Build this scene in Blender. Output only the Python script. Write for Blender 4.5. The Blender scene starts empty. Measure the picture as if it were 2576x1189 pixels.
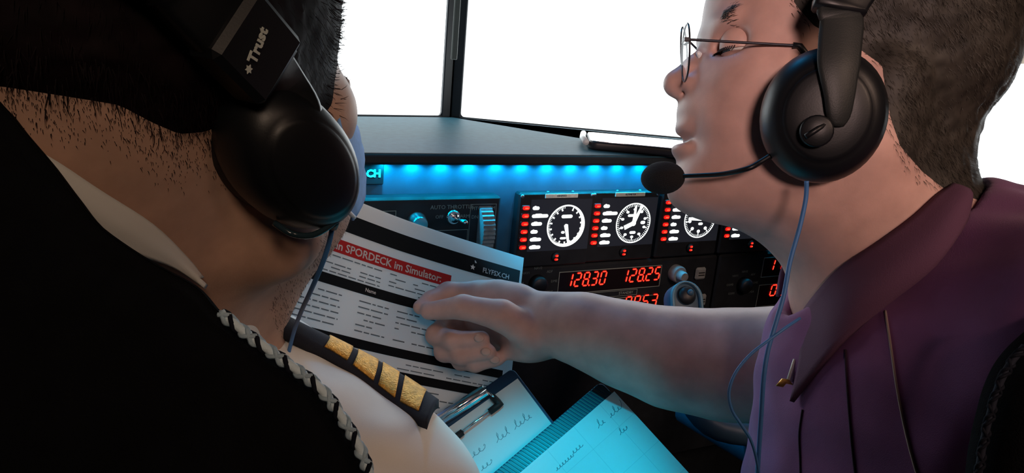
import bpy, math, random
import numpy as np
from mathutils import Vector, Matrix
from mathutils.bvhtree import BVHTree
random.seed(7); rng = np.random.default_rng(7)
SC = bpy.context.scene; COL = SC.collection

# ---------------------------------------------------------------- camera
FPX, CX, CY = 1860.0, 1288.0, 594.5
PIT, ROL = math.radians(15), math.radians(5)
_R0 = np.array([1., 0, 0]); _U0 = np.array([0, math.sin(PIT), math.cos(PIT)])
FW = np.array([0, math.cos(PIT), -math.sin(PIT)])
RT = _R0 * math.cos(ROL) + _U0 * math.sin(ROL)
DN = -_U0 * math.cos(ROL) + _R0 * math.sin(ROL)
CAM = np.array([0, 0, 1.25])
cd = bpy.data.cameras.new('camera'); cam = bpy.data.objects.new('camera', cd); COL.objects.link(cam)
cd.sensor_width = 36; cd.lens = 36 * FPX / 2576; cd.clip_start = 0.02
cam.matrix_world = Matrix([[RT[i], -DN[i], -FW[i], CAM[i]] for i in range(3)] + [[0, 0, 0, 1]])
SC.camera = cam

# ---------------------------------------------------------------- world, lights, exposure
wd = bpy.data.worlds.new('dark_room'); SC.world = wd; wd.use_nodes = True
wd.node_tree.nodes['Background'].inputs[0].default_value = (0.02, 0.024, 0.03, 1)
wd.node_tree.nodes['Background'].inputs[1].default_value = 0.25
SC.view_settings.view_transform = 'Standard'; SC.view_settings.look = 'None'
SC.view_settings.exposure = 0.0; SC.view_settings.gamma = 1.0; SC.view_settings.use_curve_mapping = False
CYAN = (0.0, 0.57, 1.0)

def lamp(name, kind, loc, power, color, target=None, **kw):
    d = bpy.data.lights.new(name, kind); d.energy = power; d.color = color
    for k, v in kw.items(): setattr(d, k, v)
    o = bpy.data.objects.new(name, d); COL.objects.link(o); o.location = loc
    if target is not None:
        o.rotation_euler = (Vector(target) - Vector(loc)).to_track_quat('-Z', 'Y').to_euler()
    return o
# warm light from behind the seats, split into spots added to suit each figure
lamp('warm_spot', 'SPOT', (0.95, -.45, 1.95), 36, (1.0, 0.66, 0.49), (0.35, 0.50, 1.08), spot_size=math.radians(38), spot_blend=.8, shadow_soft_size=.25)
lamp('warm_spot', 'SPOT', (0.06, -.80, 1.62), 52, (1.0, 0.68, 0.61), (0.150, 0.47, 1.262), spot_size=math.radians(13), spot_blend=.8, shadow_soft_size=.12)  # added to brighten the face of the man in glasses
lamp('warm_spot', 'SPOT', (0.30, -.85, 1.95), 19.0, (1.0, 0.72, 0.52), (-0.15, 0.40, 1.12), spot_size=math.radians(20), spot_blend=.9, shadow_soft_size=.15)  # added to brighten the left pilot's neck, collar and shirt
# cyan light strip of the overhead panel above the monitors, and a cyan spot added to brighten the boards
lamp('overhead_light', 'SPOT', (-0.15, 1.10, 1.95), 8.0, (0.02, 0.45, 1.0), (0.04, 0.62, 0.95),
     spot_size=math.radians(46), spot_blend=0.5, shadow_soft_size=0.05)
lamp('board_fill_spot', 'SPOT', (-0.02, 0.27, 1.42), 19.0, (0.0, 0.66, 0.95), (0.072, 0.600, 0.80),
     spot_size=math.radians(25), spot_blend=0.8, shadow_soft_size=0.02)  # added spot without a fixture, aimed to turn the boards cyan

# ---------------------------------------------------------------- helpers
def cf(px, py, d):
    """camera-frame point (right, down, forward) seen at a pixel at distance d"""
    return np.array([(px - CX) / FPX * d, (py - CY) / FPX * d, d])
def c2w(v):
    v = np.atleast_2d(np.asarray(v, float))
    return CAM + v[:, :1] * RT + v[:, 1:2] * DN + v[:, 2:3] * FW
def W(px, py, d): return c2w(cf(px, py, d))[0]
def rayw(px, py):
    return (px - CX) / FPX * RT + (py - CY) / FPX * DN + FW
def hit(px, py, P, n):
    v = rayw(px, py); return CAM + v * (np.dot(P - CAM, n) / np.dot(v, n))
def nrm(v): v = np.asarray(v, float); return v / np.linalg.norm(v)

def spline(pts, n, closed=False):
    """Catmull-Rom through pts, n samples"""
    P = np.asarray(pts, float); m = len(P)
    seg = m if closed else m - 1
    out = []
    for t in np.linspace(0, seg, n, endpoint=not closed):
        i = min(int(t), seg - 1); u = t - i
        if closed: p0, p1, p2, p3 = P[(i-1) % m], P[i % m], P[(i+1) % m], P[(i+2) % m]
        else: p0, p1, p2, p3 = P[max(i-1, 0)], P[i], P[i+1], P[min(i+2, m-1)]
        out.append(0.5 * ((2*p1) + (-p0+p2)*u + (2*p0-5*p1+4*p2-p3)*u*u + (-p0+3*p1-3*p2+p3)*u**3))
    return np.array(out)

class MB:
    """collects triangles/quads of one mesh"""
    def __init__(s): s.v = []; s.f = []
    def add(s, vs, fs):
        o = len(s.v); s.v += [tuple(map(float, p)) for p in vs]; s.f += [tuple(i + o for i in q) for q in fs]; return s
    def box(s, c, sz, ax=None, bev=0.0):
        c = np.asarray(c, float); hx, hy, hz = [q / 2 for q in sz]
        A = np.eye(3) if ax is None else np.asarray(ax, float)
        if bev <= 0:
            vs = [c + A[0]*x*hx + A[1]*y*hy + A[2]*z*hz for x in (-1, 1) for y in (-1, 1) for z in (-1, 1)]
            return s.add(vs, [(0,1,3,2),(4,6,7,5),(0,4,5,1),(2,3,7,6),(0,2,6,4),(1,5,7,3)])
        b = min(bev, hx*.98, hy*.98, hz*.98); vs = []; idx = {}
        for x in (-1, 1):
            for y in (-1, 1):
                for z in (-1, 1):
                    for k in range(3):
                        h = [hx - b, hy - b, hz - b]; h[k] += b
                        idx[x, y, z, k] = len(vs)
                        vs.append(c + A[0]*x*h[0] + A[1]*y*h[1] + A[2]*z*h[2])
        fs = []
        S = (-1, 1)
        for q in S:
            fs.append([idx[q, a, d, 0] for a, d in ((-1,-1),(1,-1),(1,1),(-1,1))])
            fs.append([idx[a, q, d, 1] for a, d in ((-1,-1),(1,-1),(1,1),(-1,1))])
            fs.append([idx[a, d, q, 2] for a, d in ((-1,-1),(1,-1),(1,1),(-1,1))])
        for a in S:
            for d in S:
                fs.append([idx[-1,a,d,1], idx[1,a,d,1], idx[1,a,d,2], idx[-1,a,d,2]])
                fs.append([idx[a,-1,d,0], idx[a,1,d,0], idx[a,1,d,2], idx[a,-1,d,2]])
                fs.append([idx[a,d,-1,0], idx[a,d,1,0], idx[a,d,1,1], idx[a,d,-1,1]])
                for e in S: fs.append([idx[a,d,e,k] for k in range(3)])
        return s.add(vs, fs)
    def prism(s, out, org, ex, ey, ez, t0=0.0, t1=0.01):
        """2D outline in plane ex,ey at org, extruded along ez from t0 to t1"""
        n = len(out); org, ex, ey, ez = [np.asarray(q, float) for q in (org, ex, ey, ez)]
        a = [org + ex*p[0] + ey*p[1] + ez*t0 for p in out]; b = [org + ex*p[0] + ey*p[1] + ez*t1 for p in out]
        return s.add(a + b, [tuple(range(n))[::-1], tuple(range(n, 2*n))] + [(i, (i+1) % n, n+(i+1) % n, n+i) for i in range(n)])
    def slab(s, out, org, ex, ey, ez, t0, t1, b=0.002):
        """prism with rounded rims (inset rings)"""
        P = np.asarray(out, float); n = len(P)
        d = np.roll(P, -1, 0) - np.roll(P, 1, 0); d /= np.linalg.norm(d, axis=1)[:, None] + 1e-12
        N = np.stack([d[:, 1], -d[:, 0]], 1)
        area = np.sum(P[:, 0]*np.roll(P[:, 1], -1) - np.roll(P[:, 0], -1)*P[:, 1])
        if area < 0: N = -N
        sg = 1 if t1 > t0 else -1
        rings = []
        for k in range(4):
            a = k / 3 * math.pi / 2; rings.append((b*(1-math.sin(a)), t0 + sg*b*(1-math.cos(a))))
        for k in range(4):
            a = k / 3 * math.pi / 2; rings.append((b*(1-math.cos(a)), t1 - sg*b*(1-math.sin(a))))
        return s.rings([[np.asarray(org) + np.asarray(ex)*q[0] + np.asarray(ey)*q[1] + np.asarray(ez)*t for q in (P - N*i)] for i, t in rings])
    def rings(s, R, cap=True, closed=True):
        n = len(R[0]); vs = [p for r in R for p in r]; fs = []
        for k in range(len(R)-1):
            for i in range(n if closed else n-1):
                j = (i+1) % n; fs.append((k*n+i, k*n+j, (k+1)*n+j, (k+1)*n+i))
        if cap: fs.append(tuple(range(n))[::-1]); fs.append(tuple(range((len(R)-1)*n, len(R)*n)))
        return s.add(vs, fs)
    def tube(s, pts, r, n=8, cap=True, flat=1.0):
        P = np.asarray(pts, float); m = len(P); r = np.full(m, r) if np.isscalar(r) else np.asarray(r, float)
        T = np.gradient(P, axis=0); T /= np.linalg.norm(T, axis=1)[:, None] + 1e-12
        u = np.cross(T[0], [0.3, 0.5, 0.81]); u = nrm(u); R = []
        for i in range(m):
            u = u - T[i]*np.dot(u, T[i]); u = nrm(u); w = np.cross(T[i], u)
            R.append([P[i] + r[i]*(u*math.cos(a)*flat + w*math.sin(a)) for a in np.linspace(0, 2*math.pi, n, endpoint=False)])
        return s.rings(R, cap)
    def lathe(s, prof, org, ax, n=32, sx=1.0, u=None):
        """profile (radius, height) around axis ax at org; sx stretches across u"""
        ax = nrm(ax); u = nrm(np.cross(ax, [0.31, 0.2, 0.93])) if u is None else nrm(np.asarray(u) - ax*np.dot(u, ax))
        w = np.cross(ax, u); org = np.asarray(org, float)
        return s.rings([[org + ax*h + r*(u*math.cos(a)*sx + w*math.sin(a)) for a in np.linspace(0, 2*math.pi, n, endpoint=False)] for r, h in prof])
    def ell(s, c, ax, rad, n=20, m=12):
        A = np.asarray(ax, float); c = np.asarray(c, float)
        R = [[c + A[0]*rad[0]*math.sin(t)*math.cos(a) + A[1]*rad[1]*math.sin(t)*math.sin(a) + A[2]*rad[2]*math.cos(t)
              for a in np.linspace(0, 2*math.pi, n, endpoint=False)] for t in np.linspace(0.02, math.pi-0.02, m)]
        return s.rings(R)
    def sheet(s, G):
        """grid of points -> quads"""
        a, b = len(G), len(G[0])
        return s.add([p for r in G for p in r], [(i*b+j, i*b+j+1, (i+1)*b+j+1, (i+1)*b+j) for i in range(a-1) for j in range(b-1)])

ROOT = {}
def raw_mesh(name, V, F):
    me = bpy.data.meshes.new(name)
    me.from_pydata([tuple(p) for p in V], [], F); me.update(); return me
def link(name, me, mat=None, parent=None, smooth=True, frame=None):
    """mesh already in the frame of its thing"""
    o = bpy.data.objects.new(name, me); COL.objects.link(o)
    if mat is not None: me.materials.append(mat)
    if smooth: me.polygons.foreach_set('use_smooth', np.ones(len(me.polygons), bool))
    if parent is not None: o.parent = parent
    return o
def frame_of(o):
    while o.parent is not None: o = o.parent
    return ROOT.get(o.name, np.eye(4))
def obj(name, mb, mat=None, parent=None, smooth=False, local=False):
    """links the collected mesh as ONE object; local=True: vertices already in the thing's own frame"""
    V = np.array(mb.v, float)
    if parent is not None and not local:
        M = np.linalg.inv(frame_of(parent)); V = V @ M[:3, :3].T + M[:3, 3]
    org = None
    if parent is None and not local:
        org = np.array([(V[:, 0].min()+V[:, 0].max())/2, (V[:, 1].min()+V[:, 1].max())/2, V[:, 2].min()]); V = V - org
    me = raw_mesh(name, V, mb.f); o = link(name, me, mat, parent, smooth)
    if org is not None:
        o.location = org; M = np.eye(4); M[:3, 3] = org; ROOT[o.name] = M
    return o
def shade_auto(o, ang=40):
    me = o.data; me.polygons.foreach_set('use_smooth', np.ones(len(me.polygons), bool))
    try: me.set_sharp_from_angle(angle=math.radians(ang))
    except Exception: pass
    return o
def tag(o, label=None, cat=None, group=None, kind=None):
    if label: o['label'] = label
    if cat: o['category'] = cat
    if group: o['group'] = group
    if kind: o['kind'] = kind
    return o
def thing(name, label, cat, org, ax=None, group=None):
    o = bpy.data.objects.new(name, None); COL.objects.link(o); o.empty_display_size = 0.05
    M = np.eye(4); M[:3, 3] = org
    if ax is not None: M[:3, :3] = np.stack([nrm(a) for a in ax], 1)
    o.matrix_world = Matrix(M.tolist()); ROOT[o.name] = M
    return tag(o, label, cat, group)

def text_mb(txt, size, org, ex, ey, ez, depth=0.0002, bold=0.0, align='CENTER', sx=1.0, spacing=1.0):
    cu = bpy.data.curves.new('lettering', 'FONT'); cu.body = txt; cu.size = size; cu.align_x = align; cu.align_y = 'CENTER'
    cu.extrude = depth; cu.offset = bold; cu.resolution_u = 2; cu.space_character = spacing
    o = bpy.data.objects.new('lettering', cu); COL.objects.link(o)
    me = bpy.data.meshes.new_from_object(o); mb = MB()
    org, ex, ey, ez = [np.asarray(q, float) for q in (org, ex, ey, ez)]
    mb.add([org + ex*v.co.x*sx + ey*v.co.y + ez*(v.co.z + depth) for v in me.vertices], [tuple(p.vertices) for p in me.polygons])
    bpy.data.objects.remove(o); bpy.data.curves.remove(cu); bpy.data.meshes.remove(me)
    return mb

# ---------------------------------------------------------------- materials
MATS = {}
def mat(name, base, rough=0.6, metal=0.0, spec=0.5, noise=None, bump=None, emit=None, estr=0.0, sss=0.0, coat=0.0, sheen=0.0, trans=0.0, alpha=1.0, ior=1.45):
    if name in MATS: return MATS[name]
    m = bpy.data.materials.new(name); m.use_nodes = True; nt = m.node_tree; b = nt.nodes['Principled BSDF']
    b.inputs['Base Color'].default_value = (*base, 1); b.inputs['Roughness'].default_value = rough
    b.inputs['Metallic'].default_value = metal; b.inputs['Specular IOR Level'].default_value = spec
    b.inputs['Coat Weight'].default_value = coat; b.inputs['Sheen Weight'].default_value = sheen
    b.inputs['Transmission Weight'].default_value = trans; b.inputs['IOR'].default_value = ior; b.inputs['Alpha'].default_value = alpha
    if sss > 0:
        b.inputs['Subsurface Weight'].default_value = sss; b.inputs['Subsurface Radius'].default_value = (0.9, 0.35, 0.2); b.inputs['Subsurface Scale'].default_value = 0.006
    if emit is not None:
        b.inputs['Emission Color'].default_value = (*emit, 1); b.inputs['Emission Strength'].default_value = estr
    tc = None
    if noise or bump:
        tc = nt.nodes.new('ShaderNodeTexCoord')
    if noise:   # (scale, dark factor, light factor[, stretch])
        n = nt.nodes.new('ShaderNodeTexNoise'); n.inputs['Scale'].default_value = noise[0]; n.inputs['Detail'].default_value = 4
        src = tc.outputs['Object']
        if len(noise) > 3:
            mp = nt.nodes.new('ShaderNodeMapping'); mp.inputs['Scale'].default_value = noise[3]; nt.links.new(src, mp.inputs[0]); src = mp.outputs[0]
        nt.links.new(src, n.inputs['Vector'])
        r = nt.nodes.new('ShaderNodeValToRGB'); nt.links.new(n.outputs['Fac'], r.inputs[0])
        r.color_ramp.elements[0].position = 0.3; r.color_ramp.elements[1].position = 0.7
        r.color_ramp.elements[0].color = (*[c*noise[1] for c in base], 1); r.color_ramp.elements[1].color = (*[min(1, c*noise[2]) for c in base], 1)
        nt.links.new(r.outputs[0], b.inputs['Base Color'])
    if bump:    # (scale, strength, distance)
        n2 = nt.nodes.new('ShaderNodeTexNoise'); n2.inputs['Scale'].default_value = bump[0]; n2.inputs['Detail'].default_value = 3
        nt.links.new(tc.outputs['Object'], n2.inputs['Vector'])
        bp = nt.nodes.new('ShaderNodeBump'); bp.inputs['Strength'].default_value = bump[1]; bp.inputs['Distance'].default_value = bump[2]
        nt.links.new(n2.outputs['Fac'], bp.inputs['Height']); nt.links.new(bp.outputs[0], b.inputs['Normal'])
    MATS[name] = m; return m
def glow(name, col, s): return mat(name, (0.01, 0.01, 0.01), 0.5, emit=col, estr=s)

M_black = mat('black_plastic', (0.012, 0.014, 0.018), 0.42, bump=(900, 0.15, 0.0003))
M_matte = mat('matte_black', (0.01, 0.012, 0.016), 0.75)
M_panel = mat('panel_black_paint', (0.016, 0.02, 0.026), 0.5, bump=(1500, 0.2, 0.0002), noise=(60, 0.8, 1.2))
M_print = mat('grey_print', (0.30, 0.36, 0.34), 0.7)
M_white = glow('backlit_white', (0.95, 1.0, 0.97), 1.6)
M_screenglow = glow('screen_white', (0.92, 0.98, 1.0), 3.6)
M_red = glow('red_led', (1.0, 0.012, 0.008), 1.1)
M_redhot = glow('red_led_core', (1.0, 0.10, 0.04), 1.6)
M_chrome = mat('chrome', (0.75, 0.77, 0.8), 0.18, metal=1.0)
M_grey = mat('grey_knob', (0.30, 0.33, 0.35), 0.45, noise=(200, 0.8, 1.1))
# ================================================================ the room
M_wall = mat('dark_wall_paint', (0.02, 0.022, 0.028), 0.9, bump=(120, 0.2, 0.001))
M_floor = mat('dark_carpet', (0.015, 0.016, 0.02), 0.95, bump=(600, 0.6, 0.002), noise=(300, 0.6, 1.4))
X0, X1, Y0, Y1, ZC = -2.0, 2.0, -1.9, 2.4, 2.4
for nm, c, s, m in (('floor', (0, .25, -.05), (4.2, 4.5, .1), M_floor), ('ceiling', (0, .25, ZC+.05), (4.2, 4.5, .1), M_wall),
                    ('wall_left', (X0-.05, .25, ZC/2), (.1, 4.5, ZC), M_wall), ('wall_right', (X1+.05, .25, ZC/2), (.1, 4.5, ZC), M_wall),
                    ('wall_front', (0, Y1+.05, ZC/2), (4.2, .1, ZC), M_wall), ('wall_back', (0, Y0-.05, ZC/2), (4.2, .1, ZC), M_wall)):
    o = obj(nm, MB().box(c, s), m); tag(o, kind='structure')

# ================================================================ instrument panel frame
YAW = math.radians(27)
PH = np.array([math.cos(YAW), math.sin(YAW), 0]); PN = np.array([PH[1], -PH[0], 0]); PU = np.array([0, 0, 1.])
PP = W(1288, 560, 1.0)                       # a point of the panel face
def pl(px, py, off=0.0):
    """(across, up) of a pixel on the panel plane moved off towards the pilots"""
    w = hit(px, py, PP + PN*off, PN) - PP; return np.array([w @ PH, w @ PU])
def pw(a, z, off=0.0): return PP + PH*a + PU*z + PN*off
AX = (PH, PU, PN)
ZG = 1.11                                    # top of the glareshield
GN = np.array([0, 0, 1.])
LIP = 0.05                                   # how far the lip stands out over the panel

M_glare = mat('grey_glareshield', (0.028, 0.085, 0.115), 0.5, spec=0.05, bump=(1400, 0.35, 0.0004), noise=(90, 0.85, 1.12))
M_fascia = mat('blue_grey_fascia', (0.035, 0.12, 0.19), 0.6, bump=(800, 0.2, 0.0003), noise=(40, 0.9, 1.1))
dash = thing('dashboard', 'wide dark simulator dashboard under a glareshield with cyan lit strip', 'dashboard', [PP[0], PP[1]+.1, 0], (PH, -PN, PU))
zl = [hit(x, 379, PP + PN*LIP, PN) for x in (905, 1300, 1690)]
A0, A1 = -0.62, 0.62
# glareshield board: front edge follows the lip, back edge the monitors
front = [pw(A0, 0, LIP), pw(A1, 0, LIP)]
back = [np.array([.75, .72, 0]), np.array([.43, 1.175, 0]), np.array([.42, 1.245, 0]), np.array([-.12, 1.274, 0]), np.array([-.60, .92, 0])]
out = [q[:2] for q in front + back]
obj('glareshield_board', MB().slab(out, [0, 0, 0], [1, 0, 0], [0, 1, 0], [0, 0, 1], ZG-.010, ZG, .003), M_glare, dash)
obj('lip', MB().box(pw(0, ZG-PP[2]-.0065, LIP-.004), (A1-A0, .013, .010), AX, .003), M_matte, dash)
# fascia leaning back below the lip, lit by the strip
zt, zb = ZG - .0105 - PP[2], -.060
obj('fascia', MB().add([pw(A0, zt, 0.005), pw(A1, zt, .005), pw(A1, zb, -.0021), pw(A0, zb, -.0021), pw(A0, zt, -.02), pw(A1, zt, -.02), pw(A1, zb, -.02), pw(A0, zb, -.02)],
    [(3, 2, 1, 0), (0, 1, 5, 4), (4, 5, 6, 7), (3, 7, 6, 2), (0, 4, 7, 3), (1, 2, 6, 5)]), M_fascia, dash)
obj('main_panel', MB().box(pw(0, (zb-.42)/2-.001, -.027), (A1-A0, .42+zb, .05), AX, .003), M_panel, dash)
obj('lower_panel', MB().box(pw(0, -.60, -.12), (A1-A0, .38, .05), AX, .003), M_panel, dash)
for a in (A0, A1):
    obj('side_panel', MB().box(pw(a, -.46, -.08), (.02, 1.09, .18), AX, .003), M_panel, dash)
# LED strip under the lip: each diode is a small lamp
M_led = glow('cyan_led', (0.0, 1.0, 0.78), 3.0)
strip = obj('led_strip', MB().box(pw(0, zt-.0015, .014), (A1-A0-.02, .003, .009), AX), M_matte, dash)
la = [pl(x, 400, .02)[0] for x in (972, 1682)]
sp = (la[1]-la[0]) / 11
k0 = int((A0+.02-la[0]) / sp) ; k1 = int((A1-.02-la[0]) / sp)
for k in range(k0, k1+1):
    a = la[0] + sp*k
    obj('led', MB().box(pw(a, zt-.0042, .014), (.005, .0025, .005), AX, .0008), M_led, strip)
    lamp('led_light', 'SPOT', tuple(pw(a, zt-.0062, .014)), 0.27, CYAN, tuple(pw(a, zt-.30, .022)), spot_size=math.radians(165), spot_blend=0.6, shadow_soft_size=0.003)

# ================================================================ monitors
M_bezel = mat('monitor_black', (0.012, 0.015, 0.02), 0.35)
def monitor(p0, p1, label, hgt=.345, nm='monitor', rows=False):
    """p0,p1: ends of the lower edge of the case seen from the pilots, left to right"""
    p0, p1 = np.array([*p0, ZG-.011]), np.array([*p1, ZG-.011]); e = p1-p0; w = np.linalg.norm(e); e = e/w
    n = np.array([e[1], -e[0], 0]); c = (p0+p1)/2
    t = thing(nm, label, 'monitor', c, (e, -n, [0, 0, 1]), 'flight view monitors')
    b = .017; d = .03; r = .006
    mb = MB()
    obj('case', mb.box((0, .014, hgt/2), (w, .026, hgt), None, .004), M_bezel, t, local=True)
    fr = MB()
    for cx, cz, sx, sz in ((0, .006, w, .012), (0, hgt-.009, w, .018), (-w/2+b/2, hgt/2-.004, b, hgt-.028), (w/2-b/2, hgt/2-.004, b, hgt-.028)):
        fr.box((cx, -.003, cz), (sx, .010, sz), None, .0015)
    for sx_ in (-1, 1):                       # rounded inner corners
        for z_, dz in ((.012, 1), (hgt-.018, -1)):
            x_ = sx_*(w/2-b); pts = [(x_, z_)] + [(x_ - sx_*r*(1-math.cos(q)), z_ + dz*r*(1-math.sin(q))) for q in np.linspace(0, math.pi/2, 6)]
            fr.prism(pts, (0, 0, 0), (1, 0, 0), (0, 0, 1), (0, 1, 0), -.006, .0)
    obj('bezel', fr, M_bezel, t, local=True)
    obj('screen', MB().box((0, -.0008, hgt/2-.004), (w-2*b+.002, .0016, hgt-.026), None), M_screenglow, t, local=True)
    if rows:                                  # menu rows along the top of the right-hand picture
        for i, (y0, y1, cl, st) in enumerate(((160, 124, (.60, .52, .42), .9), (123, 92, (1, .97, .9), 1.6), (91, 68, (.0, .30, .22), .9), (66, 50, (.75, .72, .74), .8), (48, -160, (.035, .014, .04), .8))):
            z0, z1 = [np.dot(hit(2565, y, c + n*.002, n) - c, [0, 0, 1]) for y in (y0, y1)]; z1 = min(z1, hgt-.019)
            obj('menu_row', MB().box((0, -.0019, (z0+z1)/2), (w-2*b, .0006, abs(z1-z0)), None), glow('menu_row_'+'abcde'[i], cl, st), t, local=True)
    obj('stand', MB().box((0, .06, -.47), (.06, .05, 1.25), None, .004).box((0, .04, .155), (.14, .026, .10), None, .004).box((0, .06, .011-ZG+.011), (.22, .20, .022), None, .006), M_bezel, t, local=True)
    return t
monitor((-.600, .945), (-.129, 1.292), 'left of the three white glowing monitors, beyond the masked pilot')
monitor((-.123, 1.292), (.446, 1.262), 'middle white glowing monitor, right of the dark upright bezel')
monitor((.442, 1.205), (.782, .745), 'right monitor glowing behind the neck of the man in the polo shirt', rows=True)
obj_strip = tag(obj('bezel_sheen', MB().box(W(1150, 20, 1.205), (.011, .004, .165), (PH, PN, PU), .0015), mat('bezel_sheen_grey', (.07, .08, .075), .7)), 'narrow grey strip added for the reflecting side of the bezel between two monitors', 'strip')  # strip added for the lighter, reflecting side of the bezel
# ================================================================ instruments on the panel
def pbox(mb, a0, a1, z0, z1, o0, o1, bev=0.0):
    return mb.box(pw((a0+a1)/2, (z0+z1)/2, (o0+o1)/2), (abs(a1-a0), abs(z1-z0), abs(o1-o0)), AX, bev)
def pframe(mb, a0, a1, z0, z1, o, t=.0007, dep=.0003):
    for q in ((a0, a1, z0, z0+t), (a0, a1, z1-t, z1), (a0, a0+t, z0+t, z1-t), (a1-t, a1, z0+t, z1-t)): pbox(mb, *q, o, o+dep)
    return mb
def ptext(txt, size, a, z, o, bold=0.0, sx=1.0): return text_mb(txt, size, pw(a, z, o), PH, PU, PN, bold=bold, sx=sx)
def pthing(name, label, cat, a, z, o, group=None): return thing(name, label, cat, pw(a, z, o), AX, group)

# ---- autopilot panel, left of the gauges
ar, zt_ = pl(1262, 493, .024); al = -.46; zb_ = zt_ - .125
ap = pthing('autopilot_panel', 'long black autopilot panel with toggle and thumb wheel, behind the held paper', 'control panel', (al+ar)/2, zb_, 0)
obj('housing', pbox(MB(), al, ar, zb_, zt_, 0, .024, .003), M_panel, ap)
fo = .0242
mb = MB(); a_, z_ = pl(1140, 546, .026)
w0, _ = pl(1184, 515, .025); w1, _ = pl(1250, 512, .025)
pframe(mb, w0, w1, zb_+.01, pl(1217, 513, .025)[1], fo); obj('printed_line', mb, M_print, ap); mb = MB(); pframe(mb, pl(1085, 600, .025)[0], w0-.001, zb_+.01, pl(1140, 578, .025)[1], fo); obj('printed_line', mb, M_print, ap); mb = MB()
pframe(mb, pl(930, 600, .025)[0], pl(994, 600, .025)[0], zb_+.03, pl(990, 530, .025)[1], fo)
obj('printed_line', mb, M_print, ap)
mb = ptext('AUTO THROTTLE', .0072, pl(1138, 521, .025)[0], pl(1138, 521, .025)[1], fo)
for t_, q in (('OFF', (1106, 546)), ('ARM', (1170, 544)), ('DN', (1195, 546)), ('PITCH TRIM', (1217, 524))):
    p_ = pl(*q, .025); m2 = ptext(t_, .0062, *p_, fo); mb.add(m2.v, m2.f)
obj('lettering', mb, M_print, ap)
nut = pw(a_, z_, .024)
sw = obj('toggle_switch', MB().lathe([(.0001, 0), (.0098, 0), (.0098, .003), (.0082, .005), (.0062, .005), (.0058, .009), (.0034, .0105), (.0001, .0105)], nut, PN, 20), M_chrome, ap); shade_auto(sw)
tip = W(1170, 559, np.dot(nut-CAM, FW)-.020)
lv = obj('lever', MB().tube([nut+PN*.008, nut*.45+PN*.004+tip*.55, tip, tip+nrm(tip-nut)*.003], [.0020, .0026, .0036, .0022], 12), M_chrome, sw, True)
a2, z2 = pl(1051, 561, .03)
kn = obj('selector_knob', MB().lathe([(.0001, 0), (.0135, 0), (.0135, .003), (.0115, .006), (.0108, .013), (.0095, .016), (.0001, .0165)], pw(a2, z2, .024), PN, 28), M_chrome, ap); shade_auto(kn)
# thumb wheel: ribbed disc half sunk in its slot
aw, zw = pl(1221, 583, .03); ww = pl(1239, 583, .03)[0] - pl(1207, 583, .03)[0]
rw = .038; prof = []
n = 80
mb = MB(); R = []
for sd, rr in ((-.5, rw-.002), (-.46, rw), (.46, rw), (.5, rw-.002)):
    R.append([pw(aw + ww*sd, zw + (rr - (.0016 if i % 2 else 0))*math.sin(2*math.pi*i/n), .006 + (rr - (.0016 if i % 2 else 0))*math.cos(2*math.pi*i/n)) for i in range(n)])
wh = obj('thumb_wheel', mb.rings(R), M_grey, ap); shade_auto(wh, 25)
for q in ((1005, 640), (1130, 650)):
    a2, z2 = pl(*q, .03); mb = MB(); pbox(mb, a2-.012, a2+.012, z2-.007, z2+.007, .024, .029, .002); obj('button', mb, M_black, ap)

# ---- four gauge displays
def annulus(mb, c, r0, r1, o, t0=0, t1=2*math.pi, n=64):
    T = np.linspace(t0, t1, n); vs = []
    for t in T:
        r1_ = r1(t) if callable(r1) else r1; r0_ = r0(t) if callable(r0) else r0
        vs += [pw(c[0]+math.sin(t)*r0_, c[1]+math.cos(t)*r0_, o), pw(c[0]+math.sin(t)*r1_, c[1]+math.cos(t)*r1_, o)]
    return mb.add(vs, [(2*i, 2*i+1, 2*i+3, 2*i+2) for i in range(n-1)])
def bar(mb, c, ang, r0, r1, w, o, w2=None, d=.0002):
    """flat bar along clock angle ang (deg)"""
    t = math.radians(ang); e = np.array([math.sin(t), math.cos(t)]); q = np.array([e[1], -e[0]]); w2 = w if w2 is None else w2
    P_ = [np.array(c)+e*r0+q*w/2, np.array(c)+e*r1+q*w2/2, np.array(c)+e*r1-q*w2/2, np.array(c)+e*r0-q*w/2]
    return mb.prism([tuple(p) for p in P_], PP, PH, PU, PN, o, o+d)
def pill(mb, a, z, w, h, o):
    n = 6; r = h/2; pts = [(a+w/2-r+r*math.sin(t), z+r*math.cos(t)) for t in np.linspace(0, math.pi, n)] + [(a-w/2+r-r*math.sin(t), z-r*math.cos(t)) for t in np.linspace(0, math.pi, n)]
    return mb.prism(pts, PP, PH, PU, PN, o, o+.0003)
M_lcd = mat('lcd_glass', (0.02, 0.022, 0.03), 0.25, emit=(.010, .011, .015), estr=1.0)
M_plate = mat('pale_label_plate', (.78, .86, .80), .6, noise=(300, .85, 1.1))
M_screw = mat('steel_screw', (.55, .57, .6), .3, metal=1.0)
FO = .016
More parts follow.
